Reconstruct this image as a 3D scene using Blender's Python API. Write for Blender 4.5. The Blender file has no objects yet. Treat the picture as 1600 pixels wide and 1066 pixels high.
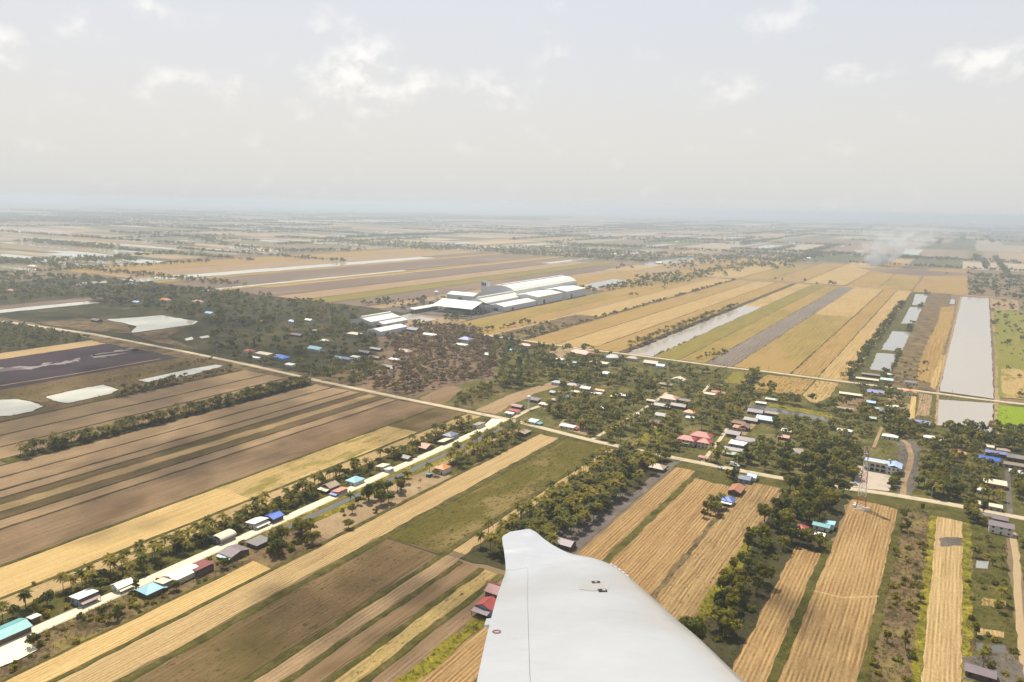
import bpy, math, random
import numpy as np
from mathutils import Vector, Matrix

random.seed(7)
RNG = np.random.default_rng(11)
scene = bpy.context.scene
COL = scene.collection

# ------------------------------------------------------------------ camera
# The farmland is laid out on a square land grid: world X runs along the main
# road, world Y runs along the field strips, Z is up, units are metres.
F_PX, CX, CY, EYE = 1155.0, 800.0, 533.0, 200.0
PITCH = math.atan((533 - 322) / F_PX)
ROLL = math.atan(0.0205)
YAW = math.radians(30.9476)

def _rot(x, y):
    c, s = math.cos(YAW), math.sin(YAW)
    return x * c - y * s, x * s + y * c

def view_dir(px, py):
    x = (px - CX) / F_PX; y = -(py - CY) / F_PX
    c, s = math.cos(ROLL), math.sin(ROLL)
    xr = x * c - y * s; yr = x * s + y * c
    cp, sp = math.cos(PITCH), math.sin(PITCH)
    f = cp + yr * sp; u = -sp + yr * cp
    a, b = _rot(xr, f)
    return Vector((a, b, u))

def on_ground(px, py, z=0.0):
    """survey helper: where the sight line meets height z (metres on the land grid)"""
    d = view_dir(px, py); k = (z - EYE) / d.z
    return d.x * k, d.y * k

cam_data = bpy.data.cameras.new('camera')
cam_data.sensor_width = 36.0
cam_data.sensor_fit = 'HORIZONTAL'
cam_data.lens = F_PX / 1600 * 36
cam_data.clip_start = 0.1
cam_data.clip_end = 200000
cam = bpy.data.objects.new('camera', cam_data)
COL.objects.link(cam)
_o = view_dir(CX, CY); _r = (view_dir(CX + F_PX, CY) - _o).normalized(); _u = (view_dir(CX, CY - F_PX) - _o).normalized()
_o.normalize()
cam.matrix_world = Matrix(((_r.x, _u.x, -_o.x, 0), (_r.y, _u.y, -_o.y, 0), (_r.z, _u.z, -_o.z, EYE), (0, 0, 0, 1)))
scene.camera = cam

# ------------------------------------------------------------------ node helper
class NT:
    def __init__(self, tree):
        self.t = tree; self.n = tree.nodes; self.l = tree.links
    def node(self, typ, **kw):
        nd = self.n.new(typ)
        for k, v in kw.items():
            setattr(nd, k, v)
        return nd
    def put(self, sock, v):
        if hasattr(v, 'is_output') or isinstance(v, bpy.types.NodeSocket):
            self.l.new(v, sock)
        elif isinstance(v, (tuple, list)):
            if sock.type == 'RGBA' and len(v) == 3:
                v = (*v, 1)
            sock.default_value = v
        else:
            sock.default_value = v
    def math(self, op, a, b=None, c=None, clamp=False):
        nd = self.node('ShaderNodeMath', operation=op); nd.use_clamp = clamp
        self.put(nd.inputs[0], a)
        if b is not None: self.put(nd.inputs[1], b)
        if c is not None: self.put(nd.inputs[2], c)
        return nd.outputs[0]
    def vmul(self, v, s):
        nd = self.node('ShaderNodeVectorMath', operation='MULTIPLY')
        self.put(nd.inputs[0], v); self.put(nd.inputs[1], s)
        return nd.outputs[0]
    def vadd(self, v, s):
        nd = self.node('ShaderNodeVectorMath', operation='ADD')
        self.put(nd.inputs[0], v); self.put(nd.inputs[1], s)
        return nd.outputs[0]
    def mix(self, f, a, b):
        nd = self.node('ShaderNodeMix', data_type='RGBA')
        self.put(nd.inputs[0], f); self.put(nd.inputs[6], a); self.put(nd.inputs[7], b)
        return nd.outputs[2]
    def noise(self, vec, scale=1.0, detail=3.0, rough=0.55, dist=0.0):
        nd = self.node('ShaderNodeTexNoise')
        self.put(nd.inputs['Vector'], vec)
        nd.inputs['Scale'].default_value = scale; nd.inputs['Detail'].default_value = detail
        nd.inputs['Roughness'].default_value = rough; nd.inputs['Distortion'].default_value = dist
        return nd.outputs[0]
    def step(self, x, a, b):
        nd = self.node('ShaderNodeMapRange', interpolation_type='SMOOTHSTEP')
        self.put(nd.inputs[0], x); self.put(nd.inputs[1], a); self.put(nd.inputs[2], b)
        return nd.outputs[0]
    def xyz(self, v):
        nd = self.node('ShaderNodeSeparateXYZ'); self.put(nd.inputs[0], v)
        return nd.outputs

# ------------------------------------------------------------------ sky and sun
SUN_EL = math.radians(63)
SUN_AZ = -YAW + math.radians(-24)          # measured from +Y towards +X: beyond the fields, to the left
SUN_DIR = Vector((math.sin(SUN_AZ) * math.cos(SUN_EL), math.cos(SUN_AZ) * math.cos(SUN_EL), math.sin(SUN_EL)))

world = bpy.data.worlds.new('World'); scene.world = world; world.use_nodes = True
w = NT(world.node_tree); w.n.clear()
sky = w.node('ShaderNodeTexSky', sky_type='NISHITA')
sky.sun_disc = False; sky.sun_elevation = SUN_EL; sky.sun_rotation = SUN_AZ
sky.altitude = 200; sky.air_density = 1.0; sky.dust_density = 6.0; sky.ozone_density = 1.0
gen = w.node('ShaderNodeTexCoord').outputs['Generated']
gx, gy, gz = w.xyz(gen)
az = w.math('ARCTAN2', gx, gy)
el = w.math('ARCSINE', gz)
# thick tropical haze whitens the whole sky, warm at the horizon, faintly blue above
veil = w.mix(w.step(el, 0.0, 0.30), (5.95, 5.75, 5.35), (5.4, 5.55, 5.9))
veil = w.mix(w.step(el, -0.004, 0.10), (5.62, 5.68, 5.60), veil)
veil = w.mix(w.step(el, 0.30, 1.2), veil, (3.2, 3.9, 5.2))
hazy = w.mix(0.86, sky.outputs[0], veil)
# fair-weather cumulus seen through the haze: each an elliptical bank broken up by noise
comb = w.node('ShaderNodeCombineXYZ'); w.put(comb.inputs[0], az); w.put(comb.inputs[1], el)
cvec = comb.outputs[0]
fb = w.noise(w.vmul(cvec, (1, 1.35, 1)), 17.0, 5.0, 0.56, 0.0)
fb_up = w.noise(w.vadd(w.vmul(cvec, (1, 1.35, 1)), (-.006, .020, 0)), 17.0, 3.0, 0.56, 0.0)
total = None
for (px, py, rx, ry, st) in [(570, 118, 130, 70, .95), (636, 132, 56, 44, 1.0), (520, 42, 66, 44, .62), (330, 140, 150, 44, .50),
                             (790, 140, 100, 50, .50), (1100, 142, 100, 42, .50), (1215, 20, 66, 50, .66), (1322, 117, 50, 22, .8),
                             (1552, 94, 90, 40, .95), (6, 70, 44, 48, .75), (112, 62, 52, 34, .6), (225, 14, 44, 30, .62)]:
    d = view_dir(px, py).normalized(); a0 = math.atan2(d.x, d.y); e0 = math.asin(d.z)
    ra, re = .88 * rx / F_PX, .9 * ry / F_PX
    ma = w.node('ShaderNodeVectorMath', operation='MULTIPLY_ADD')
    w.put(ma.inputs[0], cvec); w.put(ma.inputs[1], (1 / ra, 1 / re, 0)); w.put(ma.inputs[2], (-a0 / ra, -e0 / re, 0))
    dt = w.node('ShaderNodeVectorMath', operation='DOT_PRODUCT'); w.put(dt.inputs[0], ma.outputs[0]); w.put(dt.inputs[1], ma.outputs[0])
    m = w.math('MULTIPLY_ADD', dt.outputs['Value'], -st, st)
    total = m if total is None else w.math('MAXIMUM', total, m)
# the same kind of cloud goes on overhead and behind
overhead = w.math('MULTIPLY', w.step(el, 0.33, 0.5), w.math('SUBTRACT', w.noise(w.vmul(gen, (1, 1, 2.2)), 3.2, 2.0, 0.6), 0.05))
total = w.math('MAXIMUM', total, overhead)
total = w.math('MULTIPLY_ADD', w.math('SUBTRACT', fb, 0.5), 2.3, total)
total = w.math('MULTIPLY', w.step(total, 0.10, 1.25), 1.0)
cloud_c = w.mix(w.step(w.math('SUBTRACT', fb, fb_up), -.12, .12), (6.0, 5.9, 5.75), (9.0, 8.7, 8.0))
skycol = w.mix(w.math('MULTIPLY', total, 0.46), hazy, cloud_c)
bg = w.node('ShaderNodeBackground'); w.put(bg.inputs[0], skycol); bg.inputs[1].default_value = 0.0850
out = w.node('ShaderNodeOutputWorld'); w.l.new(bg.outputs[0], out.inputs[0])

sun_l = bpy.data.lights.new('sun', 'SUN'); sun_l.energy = 4.8; sun_l.angle = math.radians(0.53); sun_l.color = (1.0, 0.93, 0.80)
sun = bpy.data.objects.new('sun', sun_l); COL.objects.link(sun)
sun.rotation_euler = SUN_DIR.to_track_quat('Z', 'Y').to_euler(); sun.location = (0, 0, 3000)

vs = scene.view_settings
vs.view_transform = 'Standard'; vs.look = 'None'; vs.exposure = 0.75; vs.gamma = 1.0; vs.use_curve_mapping = False
scene.render.engine = 'CYCLES'
cy = scene.cycles
cy.max_bounces = 6; cy.diffuse_bounces = 2; cy.glossy_bounces = 2; cy.transmission_bounces = 2; cy.volume_bounces = 0
cy.transparent_max_bounces = 24
cy.use_denoising = True
cy.caustics_reflective = False; cy.caustics_refractive = False

# ------------------------------------------------------------------ mesh helpers
def link(o, parent=None):
    COL.objects.link(o)
    if parent is not None: o.parent = parent
    return o

def tag(o, label=None, cat=None, group=None, kind=None):
    if label: o['label'] = label
    if cat: o['category'] = cat
    if group: o['group'] = group
    if kind: o['kind'] = kind
    return o

def empty(name, loc=(0, 0, 0), rz=0.0):
    o = bpy.data.objects.new(name, None); o.empty_display_size = 0.5
    o.location = loc; o.rotation_euler = (0, 0, rz)
    return link(o)

def mesh_np(name, v, f, mat=None, tint=None, smooth=False):
    """v (N,3), f (M,k) arrays -> mesh; tint = one float per face"""
    v = np.asarray(v, np.float32); f = np.asarray(f, np.int32)
    me = bpy.data.meshes.new(name)
    k = f.shape[1]
    me.vertices.add(len(v)); me.vertices.foreach_set('co', v.ravel())
    me.loops.add(f.size); me.loops.foreach_set('vertex_index', f.ravel())
    me.polygons.add(len(f)); me.polygons.foreach_set('loop_start', np.arange(0, f.size, k, dtype=np.int32))
    try: me.polygons.foreach_set('loop_total', np.full(len(f), k, np.int32))
    except Exception: pass
    if smooth: me.polygons.foreach_set('use_smooth', np.ones(len(f), bool))
    if tint is not None:
        at = me.attributes.new('tint', 'FLOAT', 'FACE'); at.data.foreach_set('value', np.asarray(tint, np.float32))
    if mat: me.materials.append(mat)
    me.update(calc_edges=True)
    return me

class MB:
    """collects faces of one piece"""
    def __init__(self): self.v = []; self.f = []
    def add(self, vs, fs):
        b = len(self.v); self.v += [tuple(p) for p in vs]; self.f += [tuple(i + b for i in q) for q in fs]
        return self
    def box(self, x0, x1, y0, y1, z0, z1):
        return self.add([(x0, y0, z0), (x1, y0, z0), (x1, y1, z0), (x0, y1, z0), (x0, y0, z1), (x1, y0, z1), (x1, y1, z1), (x0, y1, z1)],
                        [(3, 2, 1, 0), (4, 5, 6, 7), (0, 1, 5, 4), (1, 2, 6, 5), (2, 3, 7, 6), (3, 0, 4, 7)])
    def bar(self, a, b, r, n=5, r2=None):
        a = Vector(a); b = Vector(b); d = (b - a).normalized()
        u = d.orthogonal().normalized(); w_ = d.cross(u); r2 = r if r2 is None else r2
        vs = []
        for p, rr in ((a, r), (b, r2)):
            for i in range(n):
                t = 2 * math.pi * i / n
                vs.append(p + (u * math.cos(t) + w_ * math.sin(t)) * rr)
        fs = [(i, (i + 1) % n, n + (i + 1) % n, n + i) for i in range(n)] + [tuple(range(n - 1, -1, -1)), tuple(range(n, 2 * n))]
        return self.add(vs, fs)
    def prism(self, poly, y0, y1):
        """polygon in (x,z) extruded along y"""
        n = len(poly)
        vs = [(x, y0, z) for x, z in poly] + [(x, y1, z) for x, z in poly]
        return self.add(vs, [(i, (i + 1) % n, n + (i + 1) % n, n + i) for i in range(n)] + [tuple(range(n - 1, -1, -1)), tuple(range(n, 2 * n))])
    def prism_x(self, poly, x0, x1):
        n = len(poly)
        vs = [(x0, y, z) for y, z in poly] + [(x1, y, z) for y, z in poly]
        return self.add(vs, [(n + i, n + (i + 1) % n, (i + 1) % n, i) for i in range(n)] + [tuple(range(n)), tuple(range(2 * n - 1, n - 1, -1))])
    def lathe(self, prof, n=10, c=(0, 0, 0)):
        vs = []; fs = []
        for r, z in prof:
            for i in range(n):
                t = 2 * math.pi * i / n
                vs.append((c[0] + r * math.cos(t), c[1] + r * math.sin(t), c[2] + z))
        for k in range(len(prof) - 1):
            for i in range(n):
                j = (i + 1) % n
                fs.append((k * n + i, k * n + j, (k + 1) * n + j, (k + 1) * n + i))
        fs += [tuple(range(n - 1, -1, -1)), tuple(range((len(prof) - 1) * n, len(prof) * n))]
        return self.add(vs, fs)
    def mesh(self, name, mat=None, smooth=False):
        me = bpy.data.meshes.new(name); me.from_pydata(self.v, [], self.f)
        if mat: me.materials.append(mat)
        if smooth:
            for p in me.polygons: p.use_smooth = True
        me.update()
        return me
    def obj(self, name, mat=None, parent=None, smooth=False):
        return link(bpy.data.objects.new(name, self.mesh(name, mat, smooth)), parent)

# ------------------------------------------------------------------ materials
def new_mat(name):
    m = bpy.data.materials.new(name); m.use_nodes = True
    nt = NT(m.node_tree); nt.n.clear()
    o = nt.node('ShaderNodeOutputMaterial'); b = nt.node('ShaderNodeBsdfPrincipled')
    nt.l.new(b.outputs[0], o.inputs[0])
    b.inputs['Specular IOR Level'].default_value = 0.2
    return m, nt, b

def bump(nt, b, h, strength=0.5, dist=0.3):
    n = nt.node('ShaderNodeBump'); n.inputs['Strength'].default_value = strength; n.inputs['Distance'].default_value = dist
    nt.put(n.inputs['Height'], h); nt.l.new(n.outputs[0], b.inputs['Normal'])

def pos(nt): return nt.node('ShaderNodeNewGeometry').outputs['Position']

def alb(c, k, sat=1.0):
    m_ = sum(c) / 3
    return tuple(max(.004, (m_ + (x - m_) * sat) * k) for x in c)

def field_mat(name, c1, c2, period=2.4, rows=0.35, streak=0.5, patch=None, pscale=0.02, plo=0.52, phi=0.66, pamt=0.8, wobble=1.0, fleck=None, flo=0.62):
    c1, c2 = alb(c1, .77, 1.08), alb(c2, .86, 1.05); patch = patch and alb(patch, .82, 1.06); fleck = fleck and alb(fleck, .74, 1.06)
    m, nt, b = new_mat(name); b.inputs['Roughness'].default_value = 0.95; b.inputs['Specular IOR Level'].default_value = 0.05
    P = pos(nt); x, y, z = nt.xyz(P)
    low = nt.noise(nt.vmul(P, (0.05, 0.012, 0)), 1.0, 2.0)
    st = nt.noise(nt.vmul(P, (0.55, 0.012, 0)), 1.0, 6.0, 0.78)
    xs = nt.math('ADD', x, nt.math('MULTIPLY', nt.math('SUBTRACT', low, 0.5), 14.0 * wobble))
    wave = nt.math('SINE', nt.math('MULTIPLY', xs, 2 * math.pi / period))
    fine = nt.noise(nt.vmul(P, (1, .6, 1)), 0.8, 5.0, 0.75)
    big = nt.noise(nt.vmul(P, (1.0, 0.45, 0)), pscale, 4.0, 0.6, 0.3)
    brk = nt.noise(nt.vmul(P, (0.25, 0.05, 0)), 1.0, 3.0)
    f = nt.math('MULTIPLY', nt.math('MULTIPLY', wave, rows), nt.step(brk, 0.35, 0.6))
    f = nt.math('ADD', f, nt.math('MULTIPLY', nt.math('SUBTRACT', st, 0.5), streak * 4.0))
    f = nt.math('ADD', f, nt.math('MULTIPLY', nt.math('SUBTRACT', fine, 0.5), 1.5))
    f = nt.math('ADD', f, nt.math('MULTIPLY', nt.math('SUBTRACT', big, 0.5), 0.9))
    f = nt.math('ADD', f, 0.5, clamp=True)
    c = nt.mix(f, c1, c2)
    if patch:
        pm = nt.math('ADD', big, nt.math('MULTIPLY', nt.math('SUBTRACT', fine, 0.5), 0.25))
        c = nt.mix(nt.math('MULTIPLY', nt.step(pm, plo, phi), pamt), c, patch)
    if fleck:
        fl = nt.noise(nt.vmul(P, (0.5, 0.22, 0)), 1.0, 5.0, 0.75, 0.6)
        c = nt.mix(nt.step(fl, flo, flo + 0.07), c, fleck)
    nt.l.new(c, b.inputs['Base Color'])
    bump(nt, b, nt.math('ADD', f, fine), 0.5, 0.25)
    return m

def rough_mat(name, cols, s1=0.05, s2=0.6, s3=2.5, rough=0.95, bstr=0.5, stretch=(1, 1, 1)):
    """three-tone mottled ground: earth, grass, scrub"""
    cols = [alb(c, .86, 1.0) for c in cols]
    m, nt, b = new_mat(name); b.inputs['Roughness'].default_value = rough; b.inputs['Specular IOR Level'].default_value = 0.05
    P = nt.vmul(pos(nt), stretch)
    a = nt.noise(P, s1, 5.0, 0.65, 0.5); c = nt.noise(P, s2, 5.0, 0.7); d = nt.noise(P, s3, 3.0, 0.6)
    mixed = nt.math('ADD', nt.math('MULTIPLY', a, 0.62), nt.math('MULTIPLY', c, 0.38))
    col = nt.mix(nt.step(mixed, 0.40, 0.52), cols[0], cols[1])
    col = nt.mix(nt.step(mixed, 0.52, 0.63), col, cols[2])
    col = nt.mix(nt.math('MULTIPLY', nt.step(d, 0.35, 0.7), 0.35), col, cols[0])
    nt.l.new(col, b.inputs['Base Color'])
    bump(nt, b, nt.math('ADD', c, d), bstr, 0.4)
    return m

def plain_mat(name, col, rough=0.6, var=0.25, scale=0.8, metal=0.0, spec=0.2, stain=None):
    col = alb(col, .88); stain = stain and alb(stain, .88)
    m, nt, b = new_mat(name); b.inputs['Roughness'].default_value = rough; b.inputs['Metallic'].default_value = metal
    b.inputs['Specular IOR Level'].default_value = spec
    P = pos(nt)
    n = nt.noise(P, scale, 5.0, 0.65)
    c = nt.mix(n, tuple(min(1, x * (1 + var)) for x in col), tuple(x * (1 - var) for x in col))
    if stain:
        c = nt.mix(nt.math('MULTIPLY', nt.step(nt.noise(P, scale * 0.5, 4.0, 0.7, 0.5), 0.5, 0.68), 0.7), c, stain)
    nt.l.new(c, b.inputs['Base Color'])
    return m

def roof_mat(name, col, rough=0.45, var=0.16, rust=None, ribs=0.9, rustlo=0.55):
    col = alb(col, .86, 1.08); rust = rust and alb(rust, .86)
    m, nt, b = new_mat(name); b.inputs['Roughness'].default_value = rough; b.inputs['Specular IOR Level'].default_value = 0.3
    tc = nt.node('ShaderNodeTexCoord').outputs['Object']
    x, y, z = nt.xyz(tc)
    rnd = nt.node('ShaderNodeObjectInfo').outputs['Random']
    P = pos(nt)
    n = nt.noise(P, 0.35, 5.0, 0.65); n2 = nt.noise(nt.vmul(P, (2.0, 2.0, 0.4)), 0.9, 4.0, 0.7)
    sheet = nt.node('ShaderNodeTexWhiteNoise', noise_dimensions='1D')
    nt.put(sheet.inputs['W'], nt.math('FLOOR', nt.math('ADD', nt.math('MULTIPLY', nt.math('ADD', x, y), 0.8), nt.math('MULTIPLY', rnd, 40.0))))
    f = nt.math('ADD', nt.math('MULTIPLY', n, 0.6), nt.math('MULTIPLY', sheet.outputs[0], 0.35))
    c = nt.mix(f, tuple(min(1, k * (1 + var)) for k in col), tuple(k * (1 - 1.6 * var) for k in col))
    if rust:
        c = nt.mix(nt.math('MULTIPLY', nt.step(n2, rustlo, rustlo + 0.15), 0.75), c, rust)
    nt.l.new(c, b.inputs['Base Color'])
    wv = nt.math('SINE', nt.math('MULTIPLY', nt.math('ADD', x, y), 2 * math.pi / 0.75 * ribs))
    bump(nt, b, wv, 0.25, 0.06)
    return m

def leaf_mat(name, dark, light, use_tint=False, trans=0.25):
    dark, light = alb(dark, .95), alb(light, 1.16)
    m = bpy.data.materials.new(name); m.use_nodes = True
    nt = NT(m.node_tree); nt.n.clear()
    P = pos(nt)
    if use_tint:
        at = nt.node('ShaderNodeAttribute', attribute_name='tint'); r = at.outputs['Fac']
    else:
        r = nt.node('ShaderNodeObjectInfo').outputs['Random']
    n = nt.noise(P, 0.55, 3.0, 0.6)
    f = nt.math('ADD', nt.math('MULTIPLY', r, 0.62), nt.math('MULTIPLY_ADD', n, 1.9, -0.88), clamp=True)
    rp = nt.node('ShaderNodeValToRGB'); nt.put(rp.inputs[0], f); e = rp.color_ramp.elements
    mid = tuple(a * .55 + b * .45 for a, b in zip(dark, light))
    e[0].position = 0.0; e[0].color = (*dark, 1); e[1].position = 1.0; e[1].color = (light[0] * 1.25, light[1] * 1.1, light[2], 1)
    for p_, c_ in ((.35, mid), (.62, (mid[0] * 1.35, mid[1] * 1.05, mid[2] * 1.2)), (.8, light)):
        q = e.new(p_); q.color = (*c_, 1)
    c = rp.outputs[0]
    d = nt.node('ShaderNodeBsdfPrincipled'); d.inputs['Roughness'].default_value = 0.6; d.inputs['Specular IOR Level'].default_value = 0.15
    nt.l.new(c, d.inputs['Base Color'])
    t = nt.node('ShaderNodeBsdfTranslucent'); nt.l.new(c, t.inputs[0])
    mx = nt.node('ShaderNodeMixShader'); mx.inputs[0].default_value = trans
    nt.l.new(d.outputs[0], mx.inputs[1]); nt.l.new(t.outputs[0], mx.inputs[2])
    o = nt.node('ShaderNodeOutputMaterial'); nt.l.new(mx.outputs[0], o.inputs[0])
    return m

def water_mat(name, col, rough=0.08, murk=None):
    col = alb(col, .88); murk = murk and alb(murk, .88)
    m, nt, b = new_mat(name); b.inputs['Roughness'].default_value = rough; b.inputs['IOR'].default_value = 1.33; b.inputs['Specular IOR Level'].default_value = 0.5
    P = pos(nt)
    n = nt.noise(nt.vmul(P, (1, 0.3, 1)), 0.02, 4.0, 0.6)
    c = nt.mix(n, col, murk or tuple(0.8 * k for k in col))
    nt.l.new(c, b.inputs['Base Color'])
    bump(nt, b, nt.noise(P, 0.7, 3.0, 0.6), 0.08, 0.1)
    return m
# ------------------------------------------------------------------ ground colours
STRAW = field_mat('stubble_straw', (.24, .160, .074), (.41, .298, .152), 1.9, .30, .62, wobble=.15, fleck=(.16, .10, .045), flo=.68, patch=(.22, .14, .07), plo=.55, phi=.75, pamt=.6)
STRAW_LIT = field_mat('stubble_sunlit', (.31, .205, .085), (.49, .355, .165), 1.9, .30, .6, wobble=.15, patch=(.29, .175, .07), plo=.56, phi=.75, pamt=.6)  # brighter copy of the straw: sunlight is put into its colour
TAN = field_mat('stubble_tan', (.20, .134, .076), (.33, .232, .135), 2.2, .28, .62, wobble=.15, fleck=(.12, .078, .04), flo=.68, patch=(.17, .11, .06), plo=.5, phi=.7, pamt=.6)
TAN_ROWS = field_mat('stubble_rows', (.165, .098, .042), (.34, .228, .108), 2.0, .42, .62, patch=(.36, .245, .115), plo=.5, phi=.72, pamt=.5, wobble=.14, fleck=(.13, .078, .035), flo=.66)
SWIRL = field_mat('stubble_swirl', (.16, .10, .045), (.33, .225, .11), 2.0, .40, .8, patch=(.20, .14, .055), plo=.50, phi=.68, pamt=.6, wobble=.55, fleck=(.10, .065, .03), flo=.57)
BROWN = field_mat('ploughed_brown', (.14, .092, .054), (.235, .16, .094), 2.4, .2, .7, patch=(.11, .07, .03), plo=.48, phi=.66, pamt=.7, wobble=.2, fleck=(.07, .044, .02), flo=.62)
OLIVE = field_mat('olive_fallow', (.098, .066, .032), (.185, .125, .064), 2.4, .15, .6, patch=(.085, .066, .022), plo=.46, phi=.62, pamt=.8, wobble=.2, fleck=(.05, .038, .014), flo=.57)
GREENF = field_mat('green_weedy_field', (.060, .054, .011), (.125, .098, .024), 3.0, .05, .4, patch=(.18, .13, .055), pscale=.035, plo=.50, phi=.66, pamt=.9, fleck=(.043, .042, .009), flo=.53)
SPECK2 = field_mat('golden_weedy', (.26, .18, .075), (.40, .29, .13), 2.6, .1, .4, patch=(.15, .125, .03), pscale=.05, plo=.5, phi=.62, fleck=(.10, .085, .02), flo=.58)
SPECK = field_mat('straw_speckled', (.22, .155, .062), (.33, .245, .105), 2.6, .3, .5, fleck=(.085, .058, .025), flo=.56)
RICE = field_mat('ripe_rice', (.155, .112, .034), (.285, .205, .064), 5.0, .15, .8, wobble=.2, patch=(.27, .175, .065), pscale=.008, plo=.48, phi=.6, pamt=.8)
RICE2 = field_mat('ripe_rice_orange', (.19, .12, .045), (.33, .22, .085), 5.0, .15, .8, wobble=.2, patch=(.25, .165, .05), pscale=.01, plo=.5, phi=.62, pamt=.7)
RICE_PALE = field_mat('rice_stubble_pale', (.235, .155, .062), (.40, .285, .13), 4.0, .2, .8, wobble=.2, patch=(.29, .20, .075), pscale=.01)
YGREEN = field_mat('yellowing_rice', (.135, .110, .026), (.225, .175, .05), 4.0, .15, .7, wobble=.2, patch=(.14, .125, .022), pscale=.02)
PADDY = field_mat('green_paddy', (.12, .125, .024), (.20, .18, .042), 3.0, .2, .6, patch=(.20, .15, .06), pscale=.02)
BRIGHTGREEN = field_mat('bright_green_paddy', (.14, .19, .012), (.20, .25, .022), 3.0, .15, .4)
PURPLE = field_mat('wet_black_soil', (.030, .021, .025), (.060, .042, .045), 5.0, .15, .5, patch=(.11, .082, .078), pscale=.012, plo=.56, phi=.68, pamt=.7)
MUDCRUST = field_mat('pale_mud_crust', (.17, .145, .14), (.30, .265, .25), 4., .2, .7, patch=(.07, .05, .05), pscale=.03, plo=.5, phi=.6)
MAUVE = field_mat('far_mauve_soil', (.125, .090, .068), (.175, .128, .092), 6.0, .1, .5, patch=(.20, .14, .09), pscale=.006, plo=.5, phi=.62, pamt=.8)
GRAYST = field_mat('grey_mud_strip', (.11, .09, .072), (.20, .165, .13), 4.0, .5, .7)
SCRUB = rough_mat('dry_scrub_ground', [(.055, .042, .018), (.15, .10, .055), (.20, .165, .045)], .06, .5, 2.0)
GRASS = rough_mat('rough_grass', [(.040, .042, .010), (.085, .075, .018), (.135, .105, .035)], .07, .5, 2.2)
YGRASS = rough_mat('yellow_green_grass', [(.080, .074, .011), (.18, .152, .018), (.30, .24, .03)], .08, .4, 2.0)
BUNDM = rough_mat('grassy_bund', [(.045, .042, .012), (.085, .072, .018), (.14, .105, .04)], .10, .45, 2.0)
DARKBUND = rough_mat('dark_ditch_bank', [(.050, .036, .018), (.082, .060, .026), (.12, .088, .04)], .10, .45, 2.0)
VILLAGE = rough_mat('village_earth', [(.050, .052, .012), (.10, .088, .025), (.20, .15, .065)], .03, .35, 1.6)
DIRT = rough_mat('bare_dirt', [(.20, .135, .075), (.27, .19, .105), (.33, .25, .14)], .05, .5, 2.0)
GRAYDIRT = rough_mat('grey_dirt', [(.085, .072, .060), (.125, .105, .085), (.17, .145, .115)], .06, .5, 2.0)
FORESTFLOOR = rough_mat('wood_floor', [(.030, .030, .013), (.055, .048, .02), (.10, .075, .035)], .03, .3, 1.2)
ROADM = plain_mat('road_concrete', (.40, .325, .22), .85, .18, .25, stain=(.24, .19, .12))
ROADC = plain_mat('canal_road_concrete', (.55, .49, .35), .85, .08, .25, stain=(.47, .41, .28))
YARD = plain_mat('yard_concrete', (.36, .30, .235), .85, .15, .2, stain=(.25, .205, .16))
YARD_BRIGHT = plain_mat('pale_yard_concrete', (.66, .60, .42), .85, .06, .15)
CLAYROAD = plain_mat('clay_track', (.30, .215, .12), .9, .15, .4)
WATER = water_mat('pond_water', (.40, .385, .31), .06, (.46, .45, .36))
WATER_MUD = water_mat('muddy_pond_water', (.28, .25, .205), .12, (.31, .275, .225))
WATER_GREY = water_mat('grey_pond_water', (.21, .205, .185), .10, (.25, .245, .215))
WATER_PALE = water_mat('pale_flood_water', (.33, .29, .24), .15, (.26, .22, .17))
WATER_CANAL = water_mat('canal_water', (.10, .10, .09), .10, (.075, .075, .065))

# ------------------------------------------------------------------ ground sheet
LAYER = [0.0]
def _z():
    LAYER[0] += 0.004
    return LAYER[0]

def sheet(name, poly, mat, z=None, kind='structure'):
    z = 0.05 + _z() if z is None else z
    a = sum(poly[i][0] * poly[(i + 1) % len(poly)][1] - poly[(i + 1) % len(poly)][0] * poly[i][1] for i in range(len(poly)))
    if a < 0: poly = poly[::-1]
    me = bpy.data.meshes.new(name); me.from_pydata([(p[0], p[1], z) for p in poly], [], [tuple(range(len(poly)))])
    me.materials.append(mat); me.update()
    return tag(link(bpy.data.objects.new(name, me)), kind=kind)

def ragged(poly, step=6.0, amp=0.6, seed=0):
    r = random.Random(seed + int(abs(poly[0][0]) * 10)); out = []
    for i in range(len(poly)):
        a, b = poly[i], poly[(i + 1) % len(poly)]
        n = max(1, int(math.hypot(b[0] - a[0], b[1] - a[1]) / step))
        for k in range(n):
            t = k / n
            out.append((a[0] + (b[0] - a[0]) * t + r.uniform(-amp, amp), a[1] + (b[1] - a[1]) * t + r.uniform(-amp, amp)))
    return out

def margin(poly, d=2.6):
    """muddy, weedy margin round a pond"""
    cx = sum(p[0] for p in poly) / len(poly); cy = sum(p[1] for p in poly) / len(poly)
    grown = []
    for x, y in poly:
        L = math.hypot(x - cx, y - cy) or 1
        grown.append((x + (x - cx) / L * d * 1.3, y + (y - cy) / L * d * 1.3))
    sheet('pond_margin', ragged(grown, 5, 1.0, 3), DARKBUND)

def rect(name, s0, s1, t0, t1, mat, amp=0.95, step=8.0):
    return sheet(name, ragged([(s0, t0), (s1, t0), (s1, t1), (s0, t1)], step, amp), mat)

def pxpoly(name, pts, mat, amp=0.5, step=6.0, z=None):
    if name == 'pond': margin([on_ground(*p) for p in pts])
    return sheet(name, ragged([on_ground(*p) for p in pts], step, amp), mat, z)

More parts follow.
